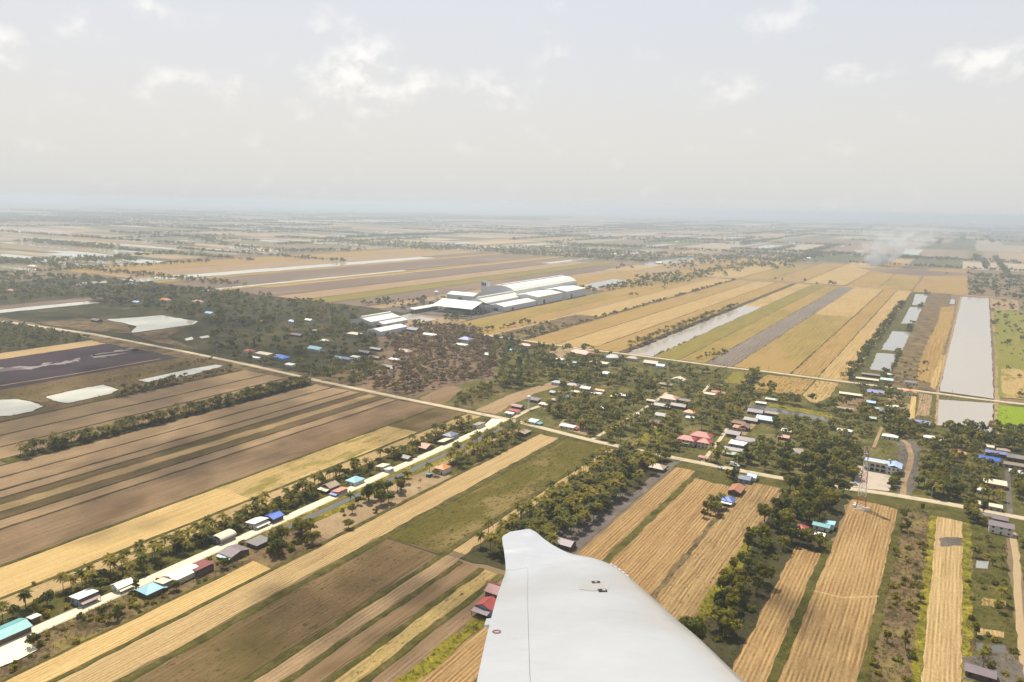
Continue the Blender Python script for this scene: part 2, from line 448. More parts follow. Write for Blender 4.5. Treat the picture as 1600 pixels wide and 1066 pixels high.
def ribbon(name, pts, width, h, mat, slope=1.0, base=0.02, wob=0.0, kind='structure'):
    """raised strip with sloping sides along a line: road, bund, bank"""
    P = []
    for i in range(len(pts) - 1):
        a, b = pts[i], pts[i + 1]
        n = max(1, int(math.hypot(b[0] - a[0], b[1] - a[1]) / 12.0))
        P += [(a[0] + (b[0] - a[0]) * k / n, a[1] + (b[1] - a[1]) * k / n) for k in range(n)]
    P.append(pts[-1])
    r = random.Random(len(P) + int(abs(pts[0][0])))
    vs = []; fs = []
    for i, p in enumerate(P):
        q0 = P[max(0, i - 1)]; q1 = P[min(len(P) - 1, i + 1)]
        dx, dy = q1[0] - q0[0], q1[1] - q0[1]; L = math.hypot(dx, dy) or 1
        nx, ny = -dy / L, dx / L
        wl = width / 2 + r.uniform(-wob, wob); wr = width / 2 + r.uniform(-wob, wob); hh = h + r.uniform(-.3, .3) * wob * .4
        for off, z in ((wl + slope, base), (wl, hh), (-wr, hh), (-wr - slope, base)):
            vs.append((p[0] + nx * off, p[1] + ny * off, z))
    for i in range(len(P) - 1):
        for k in range(3):
            a = i * 4 + k
            fs.append((a + 1, a, a + 4, a + 5))
    n = (len(P) - 1) * 4
    fs += [(0, 1, 2, 3), (n + 3, n + 2, n + 1, n)]
    return tag(MB().add(vs, fs).obj(name, mat), kind=kind)

gmat = rough_mat('plain_soil', [(.13, .095, .055), (.17, .12, .07), (.14, .115, .06)], .004, .03, .5, bstr=.2)
sheet('ground', [(-42000, -42000), (42000, -42000), (42000, 42000), (-42000, 42000)], gmat, 0.0)

# --- strips on the near side of the main road, left of the canal road
T0 = 40
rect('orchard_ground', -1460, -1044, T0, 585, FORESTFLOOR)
rect('field', -1044, -1004, T0, 596, STRAW)
rect('field', -1004, -842, T0, 598, PURPLE)
rect('pond_bank', -842, -722, T0, 596, OLIVE)
rect('field', -722, -679, T0, 590, TAN)
rect('field', -678, -647, T0, 588, TAN)
rect('field', -646, -615, T0, 586, TAN)
rect('palm_bank', -616, -600, 262, 584, GRASS)
rect('field', -616, -600, T0, 262, BROWN)
rect('field', -600, -575, T0, 582, TAN)
rect('field', -573, -549, T0, 580, TAN)
rect('field', -547, -533, T0, 580, TAN)
rect('field', -533, -521, T0, 579, OLIVE)
rect('field', -521, -510, T0, 579, STRAW)
rect('field', -510, -497, T0, 579, OLIVE)
rect('field', -496, -482, T0, 578, TAN)
rect('field', -481, -432, T0, 577, BROWN)
rect('field', -431, -395, T0, 577, STRAW_LIT)
rect('weed_patch', -430, -397, 318, 500, SPECK2, 2.5, 8)
rect('field', -431, -395, 500, 577, OLIVE)
rect('field', -394, -378, T0, 577, STRAW)
rect('verge', -378, -356, T0, 577, GRASS)
for s, wd, m in ((-679, 1.4, DARKBUND), (-646.5, 1.2, DARKBUND), (-720, 3, BUNDM), (-574, 1.4, DARKBUND), (-548, 1.4, DARKBUND), (-533, 1.2, DARKBUND),
                 (-497, 1.2, DARKBUND), (-481.5, 1.6, DARKBUND), (-431.5, 2.0, BUNDM), (-394.5, 2.0, BUNDM), (-600, 1.2, DARKBUND)):
    ribbon('field_bund', [(s, T0), (s, 574)], wd, 0.45, m, .8, .06, .5)
# pale salt streaks in the wet black field
pxpoly('flooded_streak', [(-20, 577), (40, 573), (75, 568), (95, 566), (120, 560), (128, 560), (126, 564), (90, 570), (40, 578), (-20, 583)], MUDCRUST, 7, 4)
pxpoly('flooded_streak', [(142, 557), (165, 551), (200, 545), (236, 541), (234, 545), (205, 550), (178, 555), (150, 560)], MUDCRUST, 7, 4)
ribbon('field_bund', [on_ground(0, 603), on_ground(120, 584), on_ground(250, 561)], 1.6, .35, TAN, .6, .06, .5)
pxpoly('pond', [(-30, 626), (30, 624), (52, 629), (66, 635), (50, 643), (14, 650), (-30, 652)], WATER, 1.0, 5)
pxpoly('pond', [(71, 620), (120, 609), (162, 601), (184, 609), (175, 615), (107, 630), (87, 627)], WATER, 1.0, 5)
pxpoly('pond', [(217, 594), (287, 579), (342, 569), (350, 572), (302, 585), (237, 599)], WATER, 1.0, 5)

# --- canal road, canal and the strips to its right
rect('verge', -347.6, -344.0, 100, 576, YGRASS, .8, 6)
canal_pts = [(-340, 288), (-339.5, 380), (-341, 470), (-341, 574)]
ribbon('canal', canal_pts, 4.6, 0.16, WATER_CANAL, .3, .05, .5)
rect('canal_bank', -337.2, -331, 300, 574, YGRASS, .8, 6)
rect('yard_ground', -347, -307, T0, 300, SCRUB, 1.2, 8)
rect('field', -322, -306.5, T0, 258, STRAW_LIT, .8, 8)
ribbon('field_bund', [(-323, T0), (-323, 240)], 1.4, .4, BUNDM, .8, .1, .6)
rect('yard_ground', -331, -307, 300, 570, DIRT, 1.2, 8)
rect('grass_bank', -326, -307, 430, 570, GRASS, 1.2, 8)
ribbon('field_bund', [(-305.5, T0), (-305.5, 566)], 2.2, .5, BUNDM, .9, .06, .5)
rect('field', -304, -284, T0, 566, STRAW)
ribbon('field_bund', [(-280.5, T0), (-280.5, 562)], 3.6, .55, BUNDM, 1.2, .06, .8)
rect('field', -278, -241, T0, 321, OLIVE)
rect('field', -278, -240, 324, 560, GREENF)
ribbon('field_bund', [(-278, 322.5), (-240, 322.5)], 1.2, .4, DARKBUND, .6, .06, .3)
ribbon('field_bund', [(-237.8, T0), (-237.8, 560)], 2.6, .55, BUNDM, 1.0, .06, .8)
rect('field', -236, -226, T0, 324, TAN)
rect('field', -236, -226.5, 330, 555, STRAW)
rect('field', -222, -212, T0, 322, BROWN)
rect('field', -207.5, -198.5, T0, 322, SPECK)
rect('field', -194, -184.5, T0, 300, BROWN)
rect('weed_bank', -185, -177, T0, 330, YGRASS, 1.2, 6)
rect('field', -177, -158, T0, 330, TAN_ROWS)
for s, wd in ((-224, 2.4), (-209.5, 2.6), (-196.2, 2.4)):
    ribbon('field_bund', [(s, T0), (s, 322)], wd, .5, BUNDM, .9, .06, .8)
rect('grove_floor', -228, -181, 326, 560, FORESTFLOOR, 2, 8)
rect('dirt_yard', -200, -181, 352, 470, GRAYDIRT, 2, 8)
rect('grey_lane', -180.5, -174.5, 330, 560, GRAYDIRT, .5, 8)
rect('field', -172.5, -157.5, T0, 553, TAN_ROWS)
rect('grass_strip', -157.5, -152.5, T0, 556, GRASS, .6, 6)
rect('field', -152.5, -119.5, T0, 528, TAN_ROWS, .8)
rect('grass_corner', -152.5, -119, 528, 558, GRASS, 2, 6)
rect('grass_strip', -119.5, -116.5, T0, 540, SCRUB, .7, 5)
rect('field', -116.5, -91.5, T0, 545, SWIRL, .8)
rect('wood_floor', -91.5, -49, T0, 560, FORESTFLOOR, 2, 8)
rect('grass_corner', -120, -91, 545, 560, GRASS, 1, 6)
rect('grass_strip', -94, -88, 280, 440, YGRASS, 1.5, 6)
rect('field', -66, -51, T0, 449, TAN_ROWS, 1.2)
rect('grass_strip', -51.5, -47, T0, 470, GRASS, .7, 6)
rect('field', -47, -17.5, T0, 552, TAN_ROWS, .5)
ribbon('field_bund', [(-47, 399), (-33, 400), (-17, 412)], .9, .35, STRAW, .5, .3, .2)
rect('grass_strip', -17.5, -12.5, T0, 556, GRASS, .7, 6)
rect('scrub_strip', -13, 2.5, T0, 566, SCRUB, 1.0, 6)
rect('grass_strip', 1.8, 6, T0, 560, YGRASS, .8, 5)
rect('field', 6, 21, T0, 565, STRAW, .5)
pxpoly('ash_patch', [(1468, 843), (1478, 840), (1506, 841), (1506, 853), (1470, 855)], GRAYDIRT, .7, 2)
rect('grass_strip', 21, 25.5, T0, 570, YGRASS, .8, 5)
rect('garden_ground', 25.5, 43.5, T0, 572, GRASS, 1, 6)
rect('garden_ground', 50.5, 190, T0, 575, GRASS, 1, 6)
for q in ([(1525, 876), (1545, 878), (1543, 890), (1524, 888)],):
    pxpoly('pond', q, WATER_GREY, .3, 3)
pxpoly('pond', [(1525, 1005), (1572, 1010), (1572, 1022), (1524, 1018)], WATER_CANAL, .4, 3)
pxpoly('garden_plot', [(1535, 935), (1572, 940), (1574, 953), (1534, 947)], SPECK, .5, 3)
pxpoly('garden_plot', [(1528, 982), (1568, 988), (1569, 998), (1526, 992)], STRAW, .5, 3)
pxpoly('garden_plot', [(1505, 1030), (1570, 1015), (1598, 1040), (1598, 1066), (1505, 1066)], GRAYDIRT, .8, 4)
ribbon('clay_lane', [(47, 40), (45.5, 399), (46.5, 456), (48.5, 500), (48.5, 573)], 3.0, .2, CLAYROAD, .4, .06, .3)

# --- verges of the main road
rect('verge', -60, 60, 551, 590, GRASS, 1.5, 6)
rect('verge', -175, -60, 545, 580, GRASS, 1.5, 6)
rect('verge', -350, -175, 558, 592, GRASS, 1.5, 6)
rect('verge', -1040, -352, 576, 606, SCRUB, 1.5, 6)
# --- roads
R1 = [(-2200, 590), (-1310, 586), (-1088, 606), (-855, 603), (-723, 597), (-603, 588), (-472, 583), (-346, 580), (-256, 567), (-178, 564), (-107, 565), (-67, 569), (-29, 576), (11, 580), (56, 580), (240, 580)]
ribbon('main_road', R1, 5.6, 0.75, ROADM, 1.6, .02, .2)
ribbon('canal_road', [(-351.5, 20), (-351, 178), (-351, 282), (-351.5, 354), (-352, 456), (-353, 520), (-353, 577.2)], 6.4, 0.6, ROADC, 1.0, .02, .15)
pxpoly('concrete_yard', [(-60, 1030), (0, 1007), (37, 999), (60, 1017), (30, 1032), (-20, 1052)], YARD_BRIGHT, .3, 6, z=.68)
pxpoly('concrete_yard', [(757, 666), (768, 655), (783, 656), (775, 664)], YARD_BRIGHT, .2, 6, z=.62)
R3 = [(-640, 957), (-514, 950), (-458, 946), (-363, 949), (-244, 946), (-192, 950), (-109, 949), (-47, 950), (-6, 950), (33, 948), (77, 951), (320, 950)]
ribbon('village_road', R3, 5.5, 0.7, ROADM, 1.6)
ribbon('farm_track', [(-1100, 2236), (-736, 2232), (-472, 2236), (-252, 2203), (-90, 2202), (32, 2198), (120, 2196)], 5, .6, CLAYROAD, 1.5)
ribbon('farm_track', [(-616, 955), (-616, 2230)], 4, .5, CLAYROAD, 1.2)
def lane(pts, wd=3.4, mat=ROADM, name='lane'):
    return ribbon(name, [on_ground(*p) for p in pts], wd, .45, mat, .5, .1, .15)

# --- land between the two roads
rect('village_ground', -520, 190, 583, 946, VILLAGE, 1)
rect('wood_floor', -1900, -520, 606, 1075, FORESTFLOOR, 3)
lane([(926, 687), (960, 667), (990, 650), (1025, 627), (1042, 614)])
lane([(985, 699), (1007, 682), (1040, 655)], 4.2, DIRT)
lane([(1098, 722), (1125, 687), (1137, 669)], 3)
lane([(1160, 680), (1186, 655)], 5, DIRT)
lane([(1097, 615), (1110, 600), (1131, 577)], 3)
lane([(802, 654), (826, 641), (858, 630)], 4.5)
lane([(1578, 806), (1574, 735)], 3.4, GRAYDIRT)
lane([(1424, 655), (1428, 620)], 5, STRAW_LIT)
lane([(1365, 700), (1378, 668)], 2.5, DIRT)
lane([(1411, 774), (1413, 750), (1421, 730), (1424, 712), (1418, 694), (1410, 688)], 4, DIRT, 'dirt_track')
pxpoly('dirt_verge', [(1400, 772), (1405, 735), (1402, 690), (1420, 684), (1438, 700), (1436, 740), (1424, 776)], GRAYDIRT, 1.5, 6)
pxpoly('school_yard', [(1333, 762), (1340, 728), (1398, 740), (1388, 768)], YARD, .6, 6)
pxpoly('field', [(1128, 598), (1149, 580), (1178, 582), (1161, 601)], YGREEN, .6)
pxpoly('field', [(1168, 608), (1199, 586), (1272, 594), (1251, 618), (1215, 616)], RICE2, .8)
pxpoly('field', [(1254, 618), (1276, 595), (1310, 599), (1298, 620), (1272, 632)], RICE_PALE, .8)
pxpoly('canal', [(1172, 632), (1220, 640), (1300, 655), (1298, 660), (1215, 645), (1170, 637)], WATER_CANAL, 1.2, 5)
pxpoly('canal_bank', [(1168, 626), (1222, 634), (1302, 648), (1300, 654), (1218, 639), (1168, 631)], YGRASS, 1.2, 5)
pxpoly('field', [(1304, 634), (1318, 616), (1352, 620), (1344, 640)], BROWN, .8)
pxpoly('dirt_yard', [(1384, 628), (1390, 617), (1405, 618), (1402, 630)], DIRT, .8)
pxpoly('dirt_yard', [(1402, 640), (1406, 630), (1428, 632), (1424, 645)], DIRT, .8)
pxpoly('field', [(1432, 650), (1437, 616), (1456, 618), (1452, 650)], TAN, .6)
pxpoly('pond', [(1233, 708), (1240, 701), (1256, 702), (1253, 712), (1240, 714)], WATER_PALE, .5, 3)
pxpoly('pond', [(945, 632), (958, 627), (966, 632), (955, 639)], WATER_CANAL, .5, 3)
pxpoly('field', [(655, 624), (700, 600), (722, 608), (690, 636)], BROWN, 1)
pxpoly('field', [(742, 642), (800, 616), (880, 592), (900, 596), (835, 616), (790, 638), (775, 648)], TAN, 1)
pxpoly('field', [(715, 634), (760, 608), (800, 596), (808, 602), (760, 624), (735, 640)], OLIVE, 1)
pxpoly('field', [(500, 592), (560, 572), (580, 576), (600, 592), (560, 604)], SCRUB, 1)
DRYSOIL = rough_mat('dry_red_soil', [(.105, .070, .044), (.14, .094, .06), (.19, .13, .08)], .03, .3, 1.2)
pxpoly('dry_wood_floor', [(548, 604), (590, 560), (590, 520), (650, 505), (745, 510), (785, 545), (770, 592), (700, 604), (650, 622), (600, 613)], DRYSOIL, 4, 8)
pxpoly('field', [(560, 606), (600, 590), (650, 568), (668, 574), (625, 598), (592, 614)], BROWN, 1)
pxpoly('field', [(985, 695), (1020, 668), (1040, 672), (1010, 690)], YGRASS, 1)
pxpoly('field', [(1095, 585), (1140, 572), (1128, 590), (1110, 600), (1060, 600)], GRASS, 1)
pxpoly('dirt_yard', [(870, 668), (880, 655), (920, 668), (915, 682)], DIRT, 1)
pxpoly('dirt_yard', [(905, 540), (860, 546), (860, 556), (885, 560)], DIRT, 1)

# --- fields beyond the village road, up to the farm track
T3, T4 = 954, 2196
rect('field', -725, -660, T3 + 60, T4, RICE)
rect('field', -660, -619, T3, T4, RICE2)
rect('field', -613, -560, T3, T4, RICE_PALE)
rect('scrub_strip', -612, -556, T3, 1250, SCRUB, 2, 10)
rect('field', -550, -497, T3, T4, RICE2)
rect('field', -495, -441, T3, T4, RICE_PALE)
rect('field', -439, -397, T3, T4, RICE2)
rect('bank', -397, -384, T3, T4, DARKBUND)
rect('flooded_field', -384, -346, T3, 1600, WATER_PALE, 2, 12)
rect('field', -384, -346, 1600, T4, RICE_PALE)
rect('field', -345, -309, T3, T4, YGREEN)
rect('field', -308, -273, T3, T4, RICE)
rect('grey_strip', -272, -237, T3, T4, GRAYST)
rect('field', -236, -166, T3, 1560, RICE)
rect('field', -236, -166, 1562, T4, RICE_PALE)
rect('field', -164, -134, T3, T4, RICE2)
rect('field', -132, -98, T3, T4, RICE_PALE)
for s in (-692, -640, -588):
    ribbon('field_bund', [(s, T3 + 70), (s, 1700 - s * .2)], 1.0, .4, DARKBUND, .8, .06, .5)
for s, a, b in ((-524, 960, 2190), (-468, 960, 1700), (-418, 1100, 2190), (-327, 960, 1800), (-291, 1000, 2190), (-200, 960, 1500), (-149, 1100, 2190), (-115, 960, 1700), (-258, 960, 2190)):
    ribbon('field_bund', [(s, a), (s, b)], .8, .35, DARKBUND, .7, .06, .4)
for s in (-660, -560, -496, -440, -309, -273, -236.5, -165, -133):
    ribbon('field_bund', [(s, T3), (s, T4)], 1.6, .5, DARKBUND, 1.0, .06, .5)
rect('pond_bank', -98, -58, T3, T4, GRASS, 2, 10)
for q in ([(1430, 460), (1460, 461), (1455, 478), (1425, 477)], [(1422, 480), (1447, 481), (1438, 507), (1408, 506)],
          [(1394, 518), (1425, 520), (1411, 550), (1377, 547)], [(1370, 552), (1402, 554), (1392, 581), (1359, 578)], [(1468, 467), (1492, 468), (1492, 476), (1467, 475)]):
    pxpoly('pond', q, WATER_GREY, 1.0, 8)
rect('dry_strip', -58, -8, T3, T4, SCRUB, 1, 10)
pxpoly('field', [(1432, 594), (1440, 555), (1465, 505), (1470, 480), (1492, 480), (1488, 505), (1470, 560), (1458, 600)], RICE2, 2, 10)
pxpoly('field', [(1452, 604), (1470, 555), (1480, 556), (1462, 610)], RICE_PALE, 1, 10)
pxpoly('pond', [(1503, 464), (1545, 466), (1553, 624), (1467, 612)], WATER_MUD, .8, 15)
pxpoly('pond', [(1466, 625), (1552, 631), (1550, 680), (1462, 665)], WATER_MUD, .8, 10)
for (a, b) in (((1499, 485), (1546, 487)), ((1492, 515), (1548, 518)), ((1484, 548), (1549, 552)), ((1478, 575), (1551, 580))):
    ribbon('pond_net_line', [on_ground(*a), on_ground(*b)], .7, .34, GRAYDIRT, .2, .06, .2)
pxpoly('pond_bank', [(1553, 690), (1555, 560), (1547, 466), (1552, 466), (1561, 560), (1562, 690)], DIRT, .6, 10)
pxpoly('pond_bank', [(1460, 664), (1464, 612), (1500, 464), (1503, 464), (1467, 612), (1465, 664)], DIRT, .4, 10)
pxpoly('field', [(1552, 485), (1640, 490), (1680, 630), (1560, 622)], PADDY, 2, 10)
pxpoly('field', [(1566, 575), (1680, 585), (1690, 632), (1566, 622)], SPECK2, 2, 10)
pxpoly('field', [(1558, 634), (1680, 644), (1680, 690), (1558, 670)], BRIGHTGREEN, .8, 10)
pxpoly('dirt_yard', [(1548, 468), (1590, 470), (1592, 486), (1550, 485)], DIRT, 1, 10)

# --- beyond the farm track and to the far left
T5 = 3600
FAR = [(-1000, -900, 'RICE_PALE'), (-900, -800, 'TAN'), (-800, -690, 'RICE2'), (-690, -560, 'RICE_PALE'), (-560, -470, 'RICE'), (-470, -380, 'RICE2'), (-380, -262, 'RICE_PALE'),
       (-262, -180, 'RICE2'), (-180, -96, 'RICE'), (-96, 30, 'RICE2')]
for i, (a, b, mname) in enumerate(FAR):
    rect('field', a + 2, b - 2, 2242 if a < -300 else 2206, 3000 + (i * 137) % 500, globals()[mname], 2, 60)
pxpoly('burnt_ground', [(1335, 418), (1420, 421), (1522, 428), (1520, 432), (1430, 431), (1390, 428)], MAUVE, 10, 30)
# wide strips on the left beyond the wood
for (a, b, t0, t1, m) in ((-960, -730, 1655, 2225, 'RICE2'), (-985, -938, 1080, 2240, 'TAN'), (-1075, -990, 1080, 2600, 'MAUVE'), (-1150, -1080, 1080, 2600, 'YGREEN'), (-1240, -1155, 1080, 2500, 'TAN'),
                          (-1370, -1245, 1080, 2300, 'MAUVE'), (-1402, -1374, 1180, 2900, 'YARD_BRIGHT'), (-1430, -1406, 1050, 2600, 'RICE2'),
                          (-1640, -1452, 1080, 2500, 'MAUVE'), (-1690, -1644, 1080, 2700, 'RICE2'), (-1960, -1775, 1100, 2700, 'TAN'), (-2150, -1965, 1100, 2700, 'RICE2')):
    rect('field', a, b, t0, t1, RICE_PALE if m == 'YARD_BRIGHT' else globals()[m], 2, 60)
rect('pond', -1450, -1430, 1040, 1760, WATER, 2, 30)
rect('pond', -1774, -1695, 1062, 2260, WATER, 3, 30)
rect('pond', -1285, -1245, 2330, 3450, WATER, 3, 40)
rect('pond', -1000, -930, 2500, 3100, WATER_GREY, 3, 40)
rect('pond', -1445, -1405, 540, 800, WATER, 2, 20)
rect('field', -1500, -1450, 500, 850, MAUVE, 2, 20)
pxpoly('pond', [(163, 500), (225, 496), (250, 493), (310, 503), (302, 508), (220, 519), (205, 521), (214, 510), (195, 506)], WATER, 2, 10)
pxpoly('pond', [(289, 530), (300, 527), (303, 531), (291, 533)], WATER, 1, 5)
pxpoly('pond', [(312, 527), (325, 525), (328, 528), (314, 530)], WATER, 1, 5)
pxpoly('pond', [(117, 443), (165, 439), (168, 442), (120, 447)], WATER, 2, 10)
pxpoly('field', [(55, 505), (120, 498), (165, 500), (200, 508), (205, 522), (150, 519)], SCRUB, 2, 10)
pxpoly('field', [(205, 523), (300, 508), (260, 528), (300, 545), (240, 535)], SCRUB, 2, 10)
pxpoly('pond', [(910, 446), (960, 436), (985, 440), (935, 452)], WATER_GREY, 2, 10)
pxpoly('mill_yard', [(600, 508), (640, 492), (700, 486), (735, 500), (690, 512), (650, 520)], DIRT, 2, 10)
pxpoly('pond', [(618, 496), (640, 491), (684, 500), (660, 504)], WATER_PALE, 1.5, 8)
pxpoly('mill_lawn', [(650, 490), (690, 478), (745, 486), (735, 497), (690, 496)], YGREEN, 2, 8)
rect('mill_yard', -935, -730, 1062, 1650, GRAYDIRT, 2, 30)

# --- patchwork to the horizon: one sheet of thousands of strips
def patchwork():
    vs, fs, cols = [], [], []
    pal = [(.30, .25, .18), (.27, .185, .10), (.22, .155, .09), (.31, .22, .12), (.17, .125, .08), (.13, .105, .055), (.105, .10, .045), (.24, .19, .09), (.20, .14, .095)]
    r = random.Random(5)
    t = 2300.0; k = 0
    while t < 26000:
        H = r.uniform(500, 900) * (1 + t / 12000)
        half = 2600 + t * 1.25
        s = -half - t * 0.35
        rowc = r.random()
        while s < half * 0.75:
            wd = r.choice((40, 60, 80, 120, 160)) * (1 + t / 6000)
            if s < -2250 - t * .05 and t < 9000: s += wd; continue
            near_block = (-1010 < s < 40 and t < 3300) or (-2200 < s < -890 and t < 2750)
            a0, a1 = t + r.uniform(0, 30), t + H - r.uniform(8, 60)
            if near_block: a0 = max(a0, 3300 if s > -1010 else 2760)
            if a1 > a0 + 100:
                z = 0.06 + (k % 9) * 0.01
                b = len(vs)
                vs += [(s, a0, z), (s + wd - 5, a0, z), (s + wd - 5, a1, z), (s, a1, z)]; fs.append((b, b + 1, b + 2, b + 3))
                c = r.choice(pal); g = r.uniform(.8, 1.15)
                if r.random() < .10 + .10 * rowc: c = (.06, .065, .03)
                cols.append(tuple(x * g for x in c)); k += 1
            s += wd
        t += H
    # far left the strips run along the road direction instead
    t = 150.0
    while t < 9000:
        wd = r.choice((40, 40, 60, 80, 120)) * (1 + t / 7000)
        s = -2210.0 - max(0, t - 700) * .05 - r.uniform(0, 200)
        while s > -16000:
            L = r.uniform(260, 900) * (1 + t / 9000); b = len(vs); z = .06 + (k % 9) * .01
            vs += [(s - L + 8, t, z), (s, t, z), (s, t + wd - 5, z), (s - L + 8, t + wd - 5, z)]; fs.append((b, b + 1, b + 2, b + 3))
            c = r.choice(pal); g = r.uniform(.75, 1.2); q = r.random()
            if q < .09: c = (.06, .065, .03)
            elif q < .15: c = (.36, .31, .23)
            cols.append(tuple(x * g for x in c)); k += 1
            s -= L
        t += wd
    me = mesh_np('patch', np.array(vs), np.array(fs))
    at = me.attributes.new('colour', 'FLOAT_COLOR', 'FACE'); at.data.foreach_set('color', np.array([(*c, 1) for c in cols], np.float32).ravel())
    m, nt, b = new_mat('far_farmland'); b.inputs['Roughness'].default_value = .95; b.inputs['Specular IOR Level'].default_value = .05
    a = nt.node('ShaderNodeAttribute', attribute_name='colour').outputs['Color']
    n = nt.noise(nt.vmul(pos(nt), (1, .15, 0)), .02, 4., .6)
    nt.l.new(nt.mix(nt.math('MULTIPLY', n, .55), a, (.12, .09, .05)), b.inputs['Base Color'])
    me.materials.append(m)
    tag(link(bpy.data.objects.new('far_fields', me)), kind='structure')
    # sheets of water far off, each its own pond
    for i in range(130):
        d = 2600 + 9000 * r.random() ** 1.4; ang = math.radians(r.uniform(-36, 30))
        x, y = _rot(math.sin(ang) * d, math.cos(ang) * d)
        if -1010 < x < 140 and y < 3300: continue
        if -2200 < x < -890 and y < 2750: continue
        w_, l_ = r.uniform(25, 70) * (1 + d / 9000), r.uniform(200, 700)
        if x < -2250 - y * .05: w_, l_ = l_, w_
        sheet('pond', ragged([(x, y), (x + w_, y), (x + w_, y + l_), (x, y + l_)], 60, 2, i), WATER, .22 + i * .003)
    for (x0, y0, x1, y1) in ((30, 335, 85, 338), (0, 360, 60, 366), (280, 376, 350, 386), (200, 374, 270, 381), (8, 379, 75, 384), (55, 384, 88, 390), (100, 393, 130, 402), (500, 370, 580, 375), (590, 372, 680, 386), (330, 356, 440, 363)):
        a = on_ground(x0, y0); c = on_ground(x1, y1)
        wd = 45 * (1 + a[1] / 9000)
        q = [(a[0], a[1] - wd / 2), (c[0], a[1] - wd / 2), (c[0], a[1] + wd / 2), (a[0], a[1] + wd / 2)] if x0 < 480 else [(a[0] - wd / 2, a[1]), (a[0] + wd / 2, a[1]), (a[0] + wd / 2, a[1] + 420), (a[0] - wd / 2, a[1] + 420)]
        sheet('pond', ragged(q, 60, 2), WATER, .40 + x0 * .0001)
patchwork()
# ------------------------------------------------------------------ building materials
RC = {}
def roof_col(k, col, **kw): RC[k] = roof_mat('roof_' + k, col, **kw)
roof_col('white', (.62, .60, .54), var=.07, rust=(.40, .34, .27), rustlo=.62)
roof_col('cream', (.56, .49, .36), var=.08, rust=(.36, .27, .18), rustlo=.60)
roof_col('grey', (.20, .185, .17), var=.18, rust=(.13, .10, .085), rustlo=.54)
roof_col('tan', (.30, .235, .165), var=.18, rust=(.20, .14, .09), rustlo=.56)
roof_col('brown', (.20, .125, .095), var=.18, rust=(.12, .075, .06), rustlo=.56)
roof_col('mauve', (.17, .135, .145), var=.16, rust=(.12, .09, .09), rustlo=.57)
roof_col('slate', (.15, .165, .20), var=.16, rust=(.11, .11, .12), rustlo=.6)
roof_col('red', (.30, .06, .05), var=.16, rust=(.22, .07, .055), rustlo=.6)
roof_col('maroon', (.17, .048, .045), var=.14, rust=(.13, .05, .045), rustlo=.6)
roof_col('salmon', (.46, .22, .16), var=.12, rust=(.36, .19, .14), rustlo=.6)
roof_col('orange', (.50, .19, .07), var=.14, rust=(.36, .14, .07), rustlo=.6)
roof_col('rust', (.33, .15, .09), var=.16, rust=(.22, .10, .06), rustlo=.54)
roof_col('blue', (.055, .13, .42), var=.12, rust=(.10, .15, .33), rustlo=.64)
roof_col('paleblue', (.36, .46, .60), var=.10, rust=(.28, .36, .46), rustlo=.62)
roof_col('sky', (.27, .46, .52), var=.10, rust=(.20, .42, .48), rustlo=.64)
roof_col('teal', (.12, .31, .31), var=.12, rust=(.10, .29, .28), rustlo=.62)
roof_col('aqua', (.42, .56, .51), var=.10, rust=(.34, .44, .40), rustlo=.62)
roof_col('palegreen', (.34, .40, .31), var=.12, rust=(.25, .28, .21), rustlo=.58)
roof_col('violet', (.20, .21, .40), var=.12, rust=(.16, .17, .28), rustlo=.62)
roof_col('yellow', (.60, .55, .06), var=.1)
WC = {k: plain_mat('wall_' + k, c, .8, .10, .3, stain=tuple(x * .8 for x in c)) for k, c in
      {'white': (.60, .57, .50), 'cream': (.50, .42, .31), 'grey': (.24, .22, .20), 'wood': (.13, .085, .055), 'pink': (.46, .33, .27), 'blue': (.24, .30, .38), 'concrete': (.34, .30, .25), 'orange': (.46, .22, .10)}.items()}
WINDOW, _nt, _b = new_mat('window_glass'); _b.inputs['Base Color'].default_value = (.018, .02, .024, 1); _b.inputs['Roughness'].default_value = .15; _b.inputs['Specular IOR Level'].default_value = .4
DOORM = plain_mat('door_wood', (.10, .06, .035), .6)
WHITE_METAL = plain_mat('white_paint', (.72, .71, .67), .4, .05)
RED_PAINT = plain_mat('red_paint', (.36, .075, .05), .5, .12)
STEEL = plain_mat('galvanised_steel', (.33, .33, .33), .5, .12, spec=.4)
POLE_CONC = plain_mat('pole_concrete', (.36, .34, .30), .9, .1)
DARK = plain_mat('dark_recess', (.02, .02, .022), .8)

# footprints kept clear of trees: (s, t, radius)
CLEAR = []

